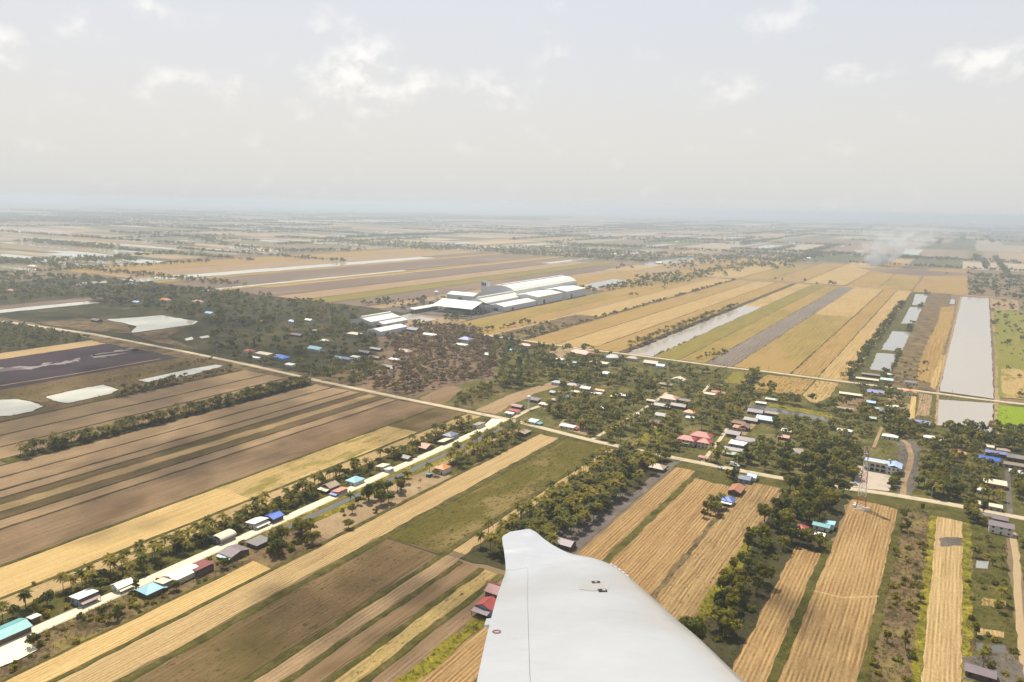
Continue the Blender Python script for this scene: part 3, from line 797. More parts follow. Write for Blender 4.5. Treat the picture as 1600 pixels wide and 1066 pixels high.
def roof_solid(mb, kind, hw, hd, h, rise, th=.16):
    if kind == 'g':      # ridge along Y
        mb.prism([(-hw, h), (0, h + rise), (hw, h), (hw, h - th), (0, h + rise - th), (-hw, h - th)], -hd, hd)
    elif kind == 'G':    # ridge along X
        mb.prism_x([(-hd, h), (0, h + rise), (hd, h), (hd, h - th), (0, h + rise - th), (-hd, h - th)], -hw, hw)
    elif kind in ('h', 'H'):
        rx, ry = (max(.4, hw - hd * .9), .2) if hw > hd else (.2, max(.4, hd - hw * .9))
        mb.add([(-hw, -hd, h), (hw, -hd, h), (hw, hd, h), (-hw, hd, h), (-rx, -ry, h + rise), (rx, -ry, h + rise), (rx, ry, h + rise), (-rx, ry, h + rise),
                (-hw, -hd, h - th), (hw, -hd, h - th), (hw, hd, h - th), (-hw, hd, h - th)],
               [(0, 1, 5, 4), (1, 2, 6, 5), (2, 3, 7, 6), (3, 0, 4, 7), (4, 5, 6, 7), (8, 9, 1, 0), (9, 10, 2, 1), (10, 11, 3, 2), (11, 8, 0, 3), (11, 10, 9, 8)])
    elif kind == 's':    # single pitch falling to -X
        mb.prism([(-hw, h), (hw, h + rise), (hw, h + rise - th), (-hw, h - th)], -hd, hd)
    elif kind == 'S':    # single pitch falling to -Y
        mb.prism_x([(-hd, h), (hd, h + rise), (hd, h + rise - th), (-hd, h - th)], -hw, hw)
    elif kind == 'a':    # arched sheet, ridge along Y
        n = 8; top = [(-hw * math.cos(math.pi * i / n), h + rise * math.sin(math.pi * i / n)) for i in range(n + 1)]
        mb.prism(top + [(x * .97, z - th) for x, z in top[::-1]], -hd, hd)
    return mb

def house(px, py, wd, dp, h, kind, roof, wall, label, lean=None, rz=0.0, name='house', cat='house', openings=True, group=None, over=.6, rise=None):
    """wd along X, dp along Y, wall height h; (px, py) sights the middle of the roof"""
    rise = (min(wd, dp) * .26 if kind in 'gGhH' else min(wd, dp) * .14) if rise is None else rise
    s, t = on_ground(px, py, h + rise * .5)
    root = empty(name, (s, t, 0.08), rz); tag(root, label, cat, group)
    hw, hd = wd / 2, dp / 2
    wb = MB()
    if kind == 'g': wb.prism([(-hw, 0), (hw, 0), (hw, h - .25), (0, h + rise * (hw / (hw + over)) - .3), (-hw, h - .25)], -hd, hd)
    elif kind == 'G': wb.prism_x([(-hd, 0), (hd, 0), (hd, h - .25), (0, h + rise * (hd / (hd + over)) - .3), (-hd, h - .25)], -hw, hw)
    else: wb.box(-hw, hw, -hd, hd, 0, h - .2)
    wb.obj('wall', WC[wall], root)
    rf = roof_solid(MB(), kind, hw + over, hd + over, h, rise).obj('roof', RC[roof], root)
    if kind in 'gG' and h > 2.8:
        rb = MB()
        if kind == 'g': rb.bar((0, -hd - over - .02, h + rise), (0, hd + over + .02, h + rise), .16)
        else: rb.bar((-hw - over - .02, 0, h + rise), (hw + over + .02, 0, h + rise), .16)
        rb.obj('ridge_cap', RC[roof], rf)
    if openings:
        floors = 2 if h > 5 else 1
        for fl in range(floors):
            z0 = .9 + fl * 2.9
            nx = max(1, int(wd / 3.6))
            for i in range(nx):
                x = -hw + wd * (i + .5) / nx
                if fl == 0 and i == nx // 2: MB().box(x - .5, x + .5, -hd - .05, -hd + .1, 0.02, 2.1).obj('door', DOORM, root)
                else: MB().box(x - .65, x + .65, -hd - .05, -hd + .1, z0, z0 + 1.2).obj('window', WINDOW, root)
            for i in range(max(1, int(dp / 4.2))):
                y = -hd + dp * (i + .5) / max(1, int(dp / 4.2))
                MB().box(-hw - .05, -hw + .1, y - .6, y + .6, z0, z0 + 1.2).obj('window', WINDOW, root)
    if lean:
        side, col, ext = lean[:3]
        if side == 's': P = [(-hw, -hd - ext), (hw, -hd - ext)]; roof = [(-hw - .2, -hd - ext, h - 1.1), (hw + .2, -hd - ext, h - 1.1), (hw + .2, -hd - .02, h - .35), (-hw - .2, -hd - .02, h - .35)]
        elif side == 'n': P = [(-hw, hd + ext), (hw, hd + ext)]; roof = [(-hw - .2, hd + .02, h - .35), (hw + .2, hd + .02, h - .35), (hw + .2, hd + ext, h - 1.1), (-hw - .2, hd + ext, h - 1.1)]
        elif side == 'w': P = [(-hw - ext, -hd), (-hw - ext, hd)]; roof = [(-hw - ext, -hd - .2, h - 1.1), (-hw - .02, -hd - .2, h - .35), (-hw - .02, hd + .2, h - .35), (-hw - ext, hd + .2, h - 1.1)]
        else: P = [(hw + ext, -hd), (hw + ext, hd)]; roof = [(hw + .02, -hd - .2, h - .35), (hw + ext, -hd - .2, h - 1.1), (hw + ext, hd + .2, h - 1.1), (hw + .02, hd + .2, h - .35)]
        porch = MB().add(roof + [(x, y, z - .12) for x, y, z in roof], [(0, 1, 2, 3), (7, 6, 5, 4), (0, 4, 5, 1), (1, 5, 6, 2), (2, 6, 7, 3), (3, 7, 4, 0)]).obj('porch_roof', RC[col], root)
        for (x, y) in P:
            x *= .97; y *= .97
            MB().box(x - .1, x + .1, y - .1, y + .1, 0, h - 1.2).obj('post', WC['wood'], porch)
    CLEAR.append((s, t, .5 * max(wd, dp) + 2.5))
    return root

H = house
# --- along the canal road, from the near end to the junction
H(2, 986, 11, 20, 3.4, 'g', 'teal', 'wood', 'large teal sheet roof with light strips at the left edge of the canal road', rise=1.6, name='shed', cat='shed')
H(53, 963, 3.6, 3.6, 2.4, 's', 'white', 'wood', 'tiny white roofed hut between palms above the near canal road', name='hut', cat='hut', openings=False)
H(131, 928, 8, 9, 3.6, 's', 'white', 'blue', 'white roofed house with a red porch roof beside the canal road', lean=('e', 'brown', 3.2))
H(191, 910, 6.5, 8, 3.0, 'g', 'white', 'white', 'small white roofed house with a stepped front left of the blue roof', lean=('e', 'cream', 2))
H(234, 917, 8.5, 8.5, 3.0, 'h', 'sky', 'wood', 'light blue hip roofed house on stilts right of the canal road', lean=('n', 'sky', 3))
H(258, 906, 7, 6.5, 2.8, 's', 'cream', 'concrete', 'small cream flat roofed house between the blue roof and the long white shed')
H(285, 893, 9, 15, 3.2, 'g', 'white', 'cream', 'long white roofed shed between the cream and the dark red roofs', rise=1.2)
H(312, 883, 9.5, 10.5, 3.2, 's', 'maroon', 'wood', 'dark red roofed house at the far end of the roadside row', rise=1.0)
H(350, 835, 8, 10, 3.2, 'a', 'cream', 'grey', 'cream arched roof house with a pale green porch above the canal road', lean=('w', 'aqua', 3), rise=2)
H(366, 859, 10, 12, 2.8, 'G', 'mauve', 'wood', 'faded grey brown roofed house below the canal road by bushes', lean=('s', 'aqua', 2.4), rise=1.6)
H(401, 813, 8.5, 10, 3.2, 's', 'white', 'white', 'white roofed house next to the bright blue roof', lean=('e', 'white', 2.5))
H(428, 804, 8, 8, 3.4, 'g', 'blue', 'wood', 'bright blue roofed house beside the canal road among palms', rise=1.6)
H(404, 842, 9, 10, 2.6, 'h', 'grey', 'wood', 'weathered grey hip roofed house between road and round green bushes', rise=2.2)
H(516, 756, 8.5, 9, 3.2, 'g', 'tan', 'wood', 'tan two tier roofed house where the palms begin on the canal road', lean=('s', 'cream', 4))
H(531, 765, 6, 9, 2.8, 's', 'salmon', 'pink', 'pink and violet roofed roadside shop beside the tan house', lean=('s', 'violet', 3))
H(555, 747, 8.5, 10, 3.2, 'h', 'sky', 'white', 'cyan hip roofed house in a clump of palms on the canal road')
H(598, 727, 7, 7.5, 3.0, 's', 'cream', 'cream', 'cream flat roofed house halfway up the canal road', lean=('e', 'white', 2.4))
H(608, 732, 5, 5, 2.6, 's', 'white', 'white', 'little white shed stuck to the cream flat roofed house', name='shed', cat='shed', openings=False)
H(636, 713, 6.5, 6, 2.6, 'G', 'grey', 'wood', 'small grey roofed hut in yellow green bushes by the canal road', name='hut', cat='hut')
H(666, 695, 8, 12, 3.0, 'G', 'salmon', 'wood', 'long faded salmon roof on the canal road below the solar blue roof')
H(704, 677, 9, 11, 4.2, 'h', 'slate', 'blue', 'slate blue hip roofed house near the road junction', rise=2)
H(696, 687, 6, 14, 2.6, 's', 'cream', 'wood', 'cream lean-to roof in front of the slate blue house', name='shed', cat='shed', openings=False)
H(748, 662, 6.5, 11, 3.2, 's', 'tan', 'white', 'tan roofed white house beside the pale yard at the junction', lean=('w', 'white', 2))
H(692, 728, 8, 9, 4.4, 'h', 'orange', 'white', 'orange hip roofed house across the canal from the road', rise=1.8)
H(670, 740, 3, 3, 2.2, 's', 'teal', 'wood', 'tiny teal roofed hut by the canal left of the orange house', name='hut', cat='hut', openings=False)
H(816, 673, 11, 11, 2.8, 'g', 'tan', 'wood', 'broad grey tan roofed house between canal end and main road', rise=1.4)
# --- far side of the main road, around the junction
H(809, 633, 11, 6.5, 3.2, 'G', 'maroon', 'wood', 'dark red roofed house behind the white water tower junction')
H(803, 641, 11, 5, 2.8, 'S', 'red', 'white', 'bright red low roof in front of the dark red house')
H(796, 645, 8, 3.5, 2.6, 'S', 'white', 'white', 'white awning shop at the corner of the junction', name='shop', cat='shop')
H(834, 623, 13, 7, 3.0, 'S', 'mauve', 'wood', 'grey mauve shed roof right behind the white water tower', name='shed', cat='shed')
H(851, 631, 11, 5, 2.6, 'S', 'cream', 'cream', 'cream roof half hidden by palms at the end of the short lane')
H(833, 657, 8, 7, 3.0, 'S', 'aqua', 'white', 'pale aqua roofed roadside shop near the water tower', lean=('e', 'teal', 5), name='shop', cat='shop')
H(887, 665, 14, 5, 2.8, 'S', 'white', 'white', 'long white roofed roadside house with a red end', lean=('e', 'red', 4))
H(895, 600, 14, 8, 3.6, 'h', 'mauve', 'white', 'mauve hip roofed house with white walls at the village edge')
H(871, 596, 12, 7, 3.4, 'h', 'slate', 'white', 'dark slate hip roof left of the mauve hip roof')
H(868, 612, 11, 6.5, 3.0, 'G', 'grey', 'wood', 'grey gable roof below the slate hip roof')
H(883, 618, 9, 6.5, 3.0, 'G', 'blue', 'white', 'small bright blue roof above the big palm grove')
H(902, 612, 13, 4.5, 2.8, 'S', 'cream', 'wood', 'long cream roof between the small blue and pale green roofs')
H(916, 605, 11, 8, 3.2, 'G', 'palegreen', 'grey', 'pale green gable roof in the village')
H(938, 609, 10, 5, 3.0, 'G', 'orange', 'cream', 'small orange gable roof beside a clearing')
H(932, 614, 11, 4, 2.6, 'S', 'white', 'white', 'narrow white roof in front of the small orange roof')
H(869, 624, 8, 5, 2.6, 'G', 'brown', 'wood', 'small brown hut under the small bright blue roof', name='hut', cat='hut')
H(940, 635, 9, 7, 2.8, 'h', 'white', 'white', 'white roofed house beside the round green pool')
# --- upper village
H(908, 549, 34, 18, 5.0, 'h', 'salmon', 'cream', 'very wide salmon hip roof hall beside the village road', name='hall', cat='hall', rise=4)
H(892, 571, 18, 8, 3.6, 'h', 'red', 'cream', 'red hip roof sunk in dark trees')
H(936, 566, 24, 7, 3.4, 'S', 'cream', 'cream', 'long cream roof in front of the slate blue roof cluster')
H(959, 556, 22, 15, 4.6, 'h', 'slate', 'white', 'big slate blue hip roof by the end of the flooded strip', rise=4)
H(989, 558, 15, 9, 4.2, 'h', 'brown', 'cream', 'brown hip roofed house at the foot of the flooded strip')
H(1018, 565, 18, 11, 3.4, 'G', 'tan', 'grey', 'broad tan roof behind the pale blue roof')
H(1033, 570, 10, 8, 4.0, 'G', 'paleblue', 'white', 'pale blue gable roof at the upper village corner')
H(948, 582, 13, 8, 3.4, 'h', 'white', 'cream', 'whitish hip roof beside the big yellow green tree')
H(1060, 591, 14, 11, 3.4, 'g', 'cream', 'white', 'cream white gable roof standing alone among gardens')
H(1040, 600, 15, 5, 2.6, 'S', 'tan', 'wood', 'low tan shed roof below the lone cream gable', name='shed', cat='shed')
H(1046, 619, 17, 12, 3.8, 'h', 'salmon', 'cream', 'salmon pink hip roof at the middle of the village', rise=3.4)
H(1036, 632, 17, 8, 3.0, 'G', 'grey', 'wood', 'long grey roof in front of the salmon hip roof')
H(1061, 632, 15, 8, 3.0, 'G', 'mauve', 'wood', 'mauve grey roof right of the long grey roof')
H(1069, 625, 12, 5, 2.8, 'S', 'grey', 'wood', 'narrow grey roof behind the mauve grey roof')
H(1035, 647, 12, 8, 3.0, 'G', 'grey', 'white', 'grey gable with a white side beside the straight lane')
H(1024, 659, 12, 6, 2.8, 'S', 'mauve', 'wood', 'flat mauve shed at the bend of the dirt lane', name='shed', cat='shed')
H(995, 648, 7, 6, 2.6, 'a', 'white', 'white', 'small white rounded roof on the straight lane', name='hut', cat='hut')
H(1018, 625, 9, 5, 2.6, 'G', 'tan', 'wood', 'small tan hut left of the long grey roof', name='hut', cat='hut')
H(973, 616, 13, 6, 3.0, 'G', 'cream', 'grey', 'pale roof behind the dense round trees')
H(959, 619, 6, 4, 2.4, 'S', 'yellow', 'wood', 'bright yellow awning in the village clearing', name='awning', cat='awning', openings=False)
H(875, 560, 10, 7, 3.2, 'h', 'white', 'white', 'whitish roof at the left end of the upper village')
H(900, 566, 7, 5, 3.0, 'G', 'teal', 'wood', 'small dark teal roof behind the sunken red roof')
H(1078, 642, 10, 8, 3.8, 'h', 'orange', 'white', 'orange hip roofed house among yellow palms')
H(1078, 652, 7, 4, 2.6, 'S', 'white', 'white', 'white carport in front of the orange hip roof', name='carport', cat='carport', openings=False)
H(1098, 713, 5, 4, 2.6, 'G', 'red', 'cream', 'little red roofed gate house by the main road', name='hut', cat='hut')
# --- rows of older houses east of the villa
H(1181, 641, 14, 9, 3.0, 'G', 'mauve', 'wood', 'topmost mauve grey roof of the row along the dirt lane')
H(1174, 654, 12, 8, 3.0, 'G', 'grey', 'wood', 'second grey roof down the row along the dirt lane')
H(1154, 660, 11, 6, 2.8, 'S', 'brown', 'wood', 'brown shed roof behind the pinkish gable', name='shed', cat='shed')
H(1156, 667, 11, 6, 2.8, 'S', 'salmon', 'pink', 'faded pink roof in the middle of the row')
H(1164, 665, 8, 9, 3.4, 'g', 'brown', 'wood', 'brown gable facing the dirt lane beside the pink roof')
H(1147, 675, 11, 9, 3.0, 'G', 'mauve', 'wood', 'dim mauve gable just above the white blue roof')
H(1196, 652, 15, 11, 3.4, 'G', 'paleblue', 'grey', 'pale bluish white roof across the dirt lane from the row')
H(1205, 645, 12, 5, 2.8, 'S', 'tan', 'wood', 'narrow tan roof behind the pale bluish white roof')
H(1166, 685, 15, 9, 3.2, 'G', 'mauve', 'white', 'wide mauve grey roof behind the white blue roof')
H(1153, 692, 13, 8, 3.4, 'S', 'white', 'blue', 'gleaming white roof in the middle of the old row', rise=1)
H(1148, 701, 16, 7, 3.0, 'G', 'grey', 'wood', 'long weathered grey roof below the gleaming white roof')
H(1142, 708, 12, 5, 2.6, 'S', 'palegreen', 'wood', 'low pale green shed at the bottom of the old row', name='shed', cat='shed')
H(1028, 727, 11, 9, 2.8, 'h', 'tan', 'wood', 'tan grey hip roofed house between the palm grove and the grey lane', rise=2.4)
H(1165, 745, 8, 9, 3.2, 'G', 'slate', 'blue', 'grey blue roof nearest the main road in the near trio', rise=1.4)
H(1176, 742, 6, 8, 3.2, 'G', 'paleblue', 'white', 'pale blue roof end touching the main road in the near trio')
H(1151, 762, 8.5, 14, 3.0, 'g', 'rust', 'wood', 'rusty red brown gable roof in the middle of the near trio', rise=1.8)
H(1137, 778, 8, 7.5, 3.2, 'h', 'blue', 'white', 'blue hip roof at the field end of the near trio', lean=('s', 'white', 2.4))
H(1123, 612, 14, 6, 3.2, 'G', 'red', 'cream', 'long red roof beside the upper straight lane', lean=('s', 'red', 3))
H(1109, 615, 11, 5, 2.8, 'S', 'cream', 'cream', 'cream roof left of the long red roof')
H(1206, 623, 12, 5, 3.0, 'G', 'palegreen', 'grey', 'pale grey green roof behind trees by the orange paddy')
H(1189, 629, 10, 4, 2.6, 'S', 'white', 'grey', 'whitish low roof by the village canal')
H(1229, 672, 8, 6, 2.8, 'S', 'cream', 'cream', 'cream roof beside the vegetable rows')
H(1225, 681, 9, 6, 2.8, 'G', 'salmon', 'wood', 'faded pinkish roof below the cream roof by the vegetable rows')
# --- right end of the village
H(1355, 592, 24, 5, 3.0, 'S', 'cream', 'wood', 'long cream shed along the village road below the ponds', name='shed', cat='shed')
H(1361, 585, 20, 5, 3.0, 'S', 'grey', 'wood', 'long grey shed roof behind the long cream shed', name='shed', cat='shed')
H(1386, 592, 13, 7, 3.2, 'G', 'aqua', 'white', 'pale mint roof by the lowest pond')
H(1388, 584, 8, 5, 3.0, 'h', 'aqua', 'white', 'small mint hip roof behind the pale mint roof')
H(1423, 596, 12, 7, 3.2, 'G', 'mauve', 'white', 'lilac grey roof at the foot of the dry strip')
H(1369, 611, 16, 9, 4.0, 'G', 'violet', 'cream', 'purple slate roof among trees below the village road')
H(1422, 611, 12, 8, 3.6, 'g', 'orange', 'white', 'orange red gable with a white front near the big pond')
H(1330, 615, 23, 6, 3.0, 'G', 'cream', 'wood', 'very long cream and dark roof beside the yellow tree')
H(1361, 628, 8, 6, 3.0, 'S', 'paleblue', 'wood', 'small pale grey roof below the purple slate roof')
H(1394, 634, 11, 4, 2.8, 'S', 'white', 'white', 'bright white strip of roof in the right village')
H(1372, 638, 11, 4, 2.8, 'S', 'palegreen', 'grey', 'pale green strip of roof beside dark trees')
H(1387, 641, 14, 8, 3.2, 'G', 'mauve', 'wood', 'mauve gable below the bright white strip roof')
H(1392, 655, 10, 5, 2.8, 'G', 'rust', 'orange', 'small orange brown roof next to the dense dark trees')
H(1436, 658, 20, 9, 3.4, 'G', 'violet', 'grey', 'large dark violet roof by the corner of the muddy pond')
H(1320, 638, 16, 5, 2.8, 'S', 'tan', 'grey', 'low tan roof beside the brown plot')
H(1320, 671, 12, 5, 3.0, 'h', 'white', 'white', 'pale hip roof above the dark wood')
H(1362, 652, 8, 5, 2.8, 'G', 'palegreen', 'wood', 'faint green hut in the right village trees', name='hut', cat='hut')
H(1391, 680, 12, 6, 3.0, 'h', 'white', 'white', 'whitish hip roof above the school')
H(1454, 682, 10, 6, 3.0, 'h', 'white', 'white', 'first of two whitish roofs above the dark scrub')
H(1468, 687, 10, 5, 3.0, 'G', 'cream', 'white', 'second of two whitish roofs above the dark scrub')
H(1497, 706, 11, 5, 3.0, 'G', 'orange', 'white', 'bright orange roof deep in the right wood')
H(1499, 713, 7, 3, 2.6, 'S', 'white', 'white', 'white porch roof under the bright orange roof', name='shed', cat='shed', openings=False)
H(1546, 715, 14, 8, 4.0, 'G', 'blue', 'white', 'vivid blue roof near the right edge', lean=('n', 'paleblue', 3))
H(1557, 706, 15, 6, 3.4, 'G', 'violet', 'wood', 'grey violet roof behind the vivid blue roof')
H(1543, 696, 9, 5, 3.0, 'G', 'cream', 'white', 'cream hut behind the violet roof near the right edge', name='hut', cat='hut')
H(1568, 702, 9, 5, 3.0, 'h', 'tan', 'cream', 'small tan hip roof at the upper right')
H(1592, 713, 16, 8, 3.4, 'G', 'grey', 'wood', 'large grey roof cut by the right edge')
H(1590, 725, 18, 6, 3.0, 'G', 'tan', 'grey', 'tan grey roof below the large grey roof at the right edge')
H(1592, 737, 12, 5, 3.0, 'S', 'white', 'white', 'white roof at the right edge by the lane')
H(1555, 753, 14, 8, 3.6, 'S', 'cream', 'orange', 'orange walled house with a cream roof by the right lane', rise=1)
H(1533, 764, 5, 5, 3.0, 'S', 'white', 'white', 'small white box hut left of the orange walled house', name='hut', cat='hut')
H(1544, 788, 16, 5, 3.4, 'S', 'cream', 'concrete', 'long bare concrete building behind the main road at the right', rise=.4)
H(1553, 806, 15, 6, 3.2, 'G', 'mauve', 'wood', 'long mauve roof in front of the main road at the right')
H(1565, 820, 13, 6, 5.4, 'S', 'mauve', 'white', 'white two storey row house with dark windows at the right', rise=1)
# --- trees by the near right field
H(1252, 822, 7, 7, 3.2, 'h', 'red', 'wood', 'red roof nearly buried in the dark tree strip')
H(1284, 819, 9.5, 5, 3.2, 'G', 'teal', 'white', 'bright teal roof in the dark tree strip')
H(1297, 817, 5, 6, 3.4, 's', 'sky', 'white', 'light blue roof end joined to the bright teal roof', name='shed', cat='shed', openings=False)
H(1257, 836, 6, 4, 2.6, 'G', 'slate', 'wood', 'small dark blue hut below the buried red roof', name='hut', cat='hut')
H(1281, 835, 5, 4, 2.4, 'S', 'white', 'white', 'tiny white hut below the bright teal roof', name='hut', cat='hut', openings=False)
H(762, 941, 9, 8, 4.0, 'g', 'red', 'blue', 'dusky red roofed house just left of the wing', lean=('s', 'mauve', 4))
H(777, 918, 9, 9, 4.0, 'G', 'maroon', 'wood', 'dark maroon roof half hidden behind the wing edge')
H(884, 845, 10, 8, 3.0, 'G', 'mauve', 'wood', 'grey mauve shed by the grey lane just beyond the winglet', name='shed', cat='shed')
H(1532, 1046, 11, 6, 2.8, 'G', 'mauve', 'wood', 'dark open pen roof in the lower right garden', name='shed', cat='shed')
# --- left wood across the main road
H(390, 547, 16, 8, 3.6, 'h', 'red', 'white', 'pinkish red roof in the left wood near the main road')
H(412, 552, 24, 8, 4.4, 'S', 'cream', 'cream', 'cream long building with dark arches near the main road', rise=1, name='hall', cat='hall')
H(398, 558, 16, 4, 2.8, 'S', 'white', 'white', 'white roadside awning before the cream arched building', name='shed', cat='shed')
H(438, 556, 22, 12, 4.2, 'h', 'blue', 'blue', 'wide blue hip roof in the left wood', lean=('w', 'paleblue', 5))
H(494, 543, 22, 11, 4.0, 'G', 'sky', 'white', 'bright turquoise roof in the left wood')
H(453, 569, 12, 6, 3.0, 'S', 'white', 'white', 'white shed beside the tree lined ditch', name='shed', cat='shed')
H(459, 501, 16, 9, 3.6, 'G', 'paleblue', 'white', 'light blue roof deep in the left wood')
H(483, 499, 14, 8, 3.6, 'G', 'white', 'white', 'white roof deep in the left wood right of the light blue one')
H(490, 515, 18, 8, 3.4, 'G', 'grey', 'wood', 'grey roof in the middle of the left wood')
H(464, 522, 20, 7, 3.4, 'G', 'mauve', 'wood', 'mauve roof in the middle of the left wood')
H(507, 531, 12, 6, 3.0, 'h', 'white', 'white', 'small white roof above the bright turquoise roof')
H(406, 501, 16, 6, 3.2, 'G', 'salmon', 'wood', 'dull pink roof deep in the left wood')
H(531, 558, 14, 7, 3.2, 'G', 'sky', 'white', 'cyan roof at the left end of the brown wood hamlet')
H(541, 559, 16, 8, 3.4, 'h', 'slate', 'blue', 'dark blue grey roof beside the cyan roof in the hamlet')
H(555, 557, 12, 6, 3.2, 'S', 'white', 'white', 'white grey roof right of the dark blue grey hamlet roof')
H(554, 521, 22, 12, 6, 'S', 'cream', 'concrete', 'unfinished cream concrete building left of the small mill', rise=.6)
H(646, 513, 20, 12, 3.6, 'G', 'slate', 'wood', 'slate blue roof right of the small mill')
H(673, 522, 24, 8, 3.6, 'G', 'white', 'white', 'long white roof on the edge of the brown wood')
H(634, 547, 16, 11, 3.6, 'h', 'tan', 'cream', 'tan hip roof in the brown wood')
H(624, 546, 8, 6, 3.6, 'g', 'white', 'white', 'white gable end beside the tan hip roof in the brown wood')
H(570, 549, 18, 8, 3.2, 'G', 'mauve', 'wood', 'mauve roof at the upper hamlet in the brown wood')
H(588, 544, 18, 7, 3.2, 'G', 'grey', 'wood', 'grey roof at the upper hamlet in the brown wood')
H(586, 557, 16, 7, 3.2, 'G', 'brown', 'wood', 'brown roof in the middle of the hamlet')
H(616, 561, 14, 5, 3.0, 'S', 'white', 'white', 'white strip roof right of the hamlet')
H(605, 571, 18, 7, 3.0, 'G', 'mauve', 'wood', 'lowest mauve roof of the hamlet')
H(728, 528, 18, 13, 4, 'h', 'violet', 'white', 'violet blue hip roof right of the brown wood')
H(721, 538, 18, 6, 3.4, 'S', 'white', 'white', 'long white roof in front of the violet blue hip roof')
H(798, 545, 10, 8, 3.4, 'h', 'teal', 'white', 'teal roof in dark trees above the brown wood')
H(765, 553, 14, 7, 3.4, 'G', 'white', 'white', 'pale roof right of the brown wood')
H(822, 538, 18, 9, 3.6, 'h', 'salmon', 'cream', 'pale salmon roof at the start of the village road')
H(258, 467, 22, 12, 4, 'h', 'orange', 'white', 'orange roof in the far left wood behind the angular pond')
H(309, 470, 22, 12, 4, 'h', 'salmon', 'white', 'salmon roof in the far left wood behind the angular pond')
H(214, 471, 18, 9, 3.6, 'G', 'paleblue', 'white', 'pale blue grey roof in the far left wood')
H(328, 488, 18, 9, 3.6, 'G', 'paleblue', 'white', 'pale blue roof right of the angular pond')
H(151, 499, 20, 9, 3.6, 'G', 'mauve', 'wood', 'mauve roof at the left tip of the angular pond')
H(20, 453, 24, 10, 3.6, 'G', 'salmon', 'wood', 'long salmon roof in the wood at the left edge')
H(50, 415, 26, 14, 4, 'h', 'cream', 'white', 'cream roof by the bend in the far left fields')
H(205, 443, 22, 12, 4, 'h', 'paleblue', 'white', 'pale blue roof by the far orchard rows')

# --- red roofed villa: three hipped blocks on cream walls
def villa():
    s, t = on_ground(1088, 692, 2)
    root = empty('villa', (s, t, .08)); tag(root, 'large two storey villa with red hip roofs and cream walls', 'villa')
    for (x, y, wd, dp, h, rise) in ((2, 8, 17, 10, 7.0, 3.2), (-7, -4, 14, 9, 5.6, 2.8), (8, -3, 10, 9, 5.6, 2.6)):
        wb = MB().box(x - wd / 2, x + wd / 2, y - dp / 2, y + dp / 2, 0, h - .2).obj('wall', WC['cream'], root)
        rb = roof_solid(MB(), 'h', wd / 2 + .8, dp / 2 + .8, h, rise); rb.v = [(a + x, b + y, c) for a, b, c in rb.v]
        rb.obj('roof', RC['red'], root)
        for fl in (0, 1):
            for i in range(int(wd / 3)):
                xx = x - wd / 2 + wd * (i + .5) / int(wd / 3)
                MB().box(xx - .7, xx + .7, y - dp / 2 - .06, y - dp / 2 + .1, .9 + 2.9 * fl, 2.3 + 2.9 * fl).obj('window', WINDOW, root)
    for x in (-12, -8, -4):
        MB().box(x - .2, x + .2, -10.6, -10.2, 0, 2.9).obj('column', WC['white'], root)
    MB().box(-13, -3, -10.8, -8.6, 2.9, 3.2).obj('balcony', WC['cream'], root)
    CLEAR.append((s, t + 2, 17))
villa()

# --- school
def school():
    s, t = on_ground(1378, 738, 0)
    root = empty('school_building', (s - 1, t, .08)); tag(root, 'white two storey school building with pale blue roofs behind the concrete yard', 'school')
    def block(x, y, wd, dp, h, kind, rise, col='paleblue'):
        MB().box(x - wd / 2, x + wd / 2, y - dp / 2, y + dp / 2, 0, h - .15).obj('wall', WC['white'], root)
        rb = roof_solid(MB(), kind, wd / 2 + .7, dp / 2 + .7, h, rise); rb.v = [(a + x, b + y, c) for a, b, c in rb.v]
        rb.obj('roof', RC[col], root)
    block(-3.5, 4, 17, 9, 7.0, 'G', 1.8)
    block(9, 3, 9.5, 13, 6.4, 'g', 1.8)
    MB().box(-12, 3.2, -2.6, -.6, 6.2, 8.0).obj('parapet', WC['cream'], root)
    MB().box(3.3, 4.2, -2.9, -.5, 0, 8.6).obj('pillar', WC['cream'], root)
    for x in (-11.8, -8, -4.2, -.4):
        MB().box(x - .2, x + .2, -2.5, -2.1, 0, 6.2).obj('column', WC['white'], root)
    MB().box(-12, 3.2, -2.55, -.5, 3.0, 3.4).obj('floor_slab', WC['white'], root)
    for fl in (0, 1):
        for i in range(4):
            x = -10 + i * 3.8
            MB().box(x - 1.2, x + 1.2, -.62, -.4, .5 + 3.3 * fl, 2.6 + 3.1 * fl).obj('window', WINDOW, root)
        for i in range(3):
            x = 6 + i * 3
            MB().box(x - .7, x + .7, -3.58, -3.3, .9 + 3.1 * fl, 2.4 + 3.1 * fl).obj('window', WINDOW, root)
        for i in range(3):
            MB().box(13.72, 13.9, -1 + i * 3.6, .4 + i * 3.6, .9 + 3.1 * fl, 2.4 + 3.1 * fl).obj('window', WINDOW, root)
    MB().lathe([(1.1, 7.6), (1.3, 8), (1.3, 9.6), (.9, 10.1)], 10, (5.2, 5, 0)).obj('water_tank', STEEL, root)
    CLEAR.append((s, t + 2, 17)); CLEAR.append((s - 4, t - 12, 13)); CLEAR.append((s - 3, t - 24, 11))
school()

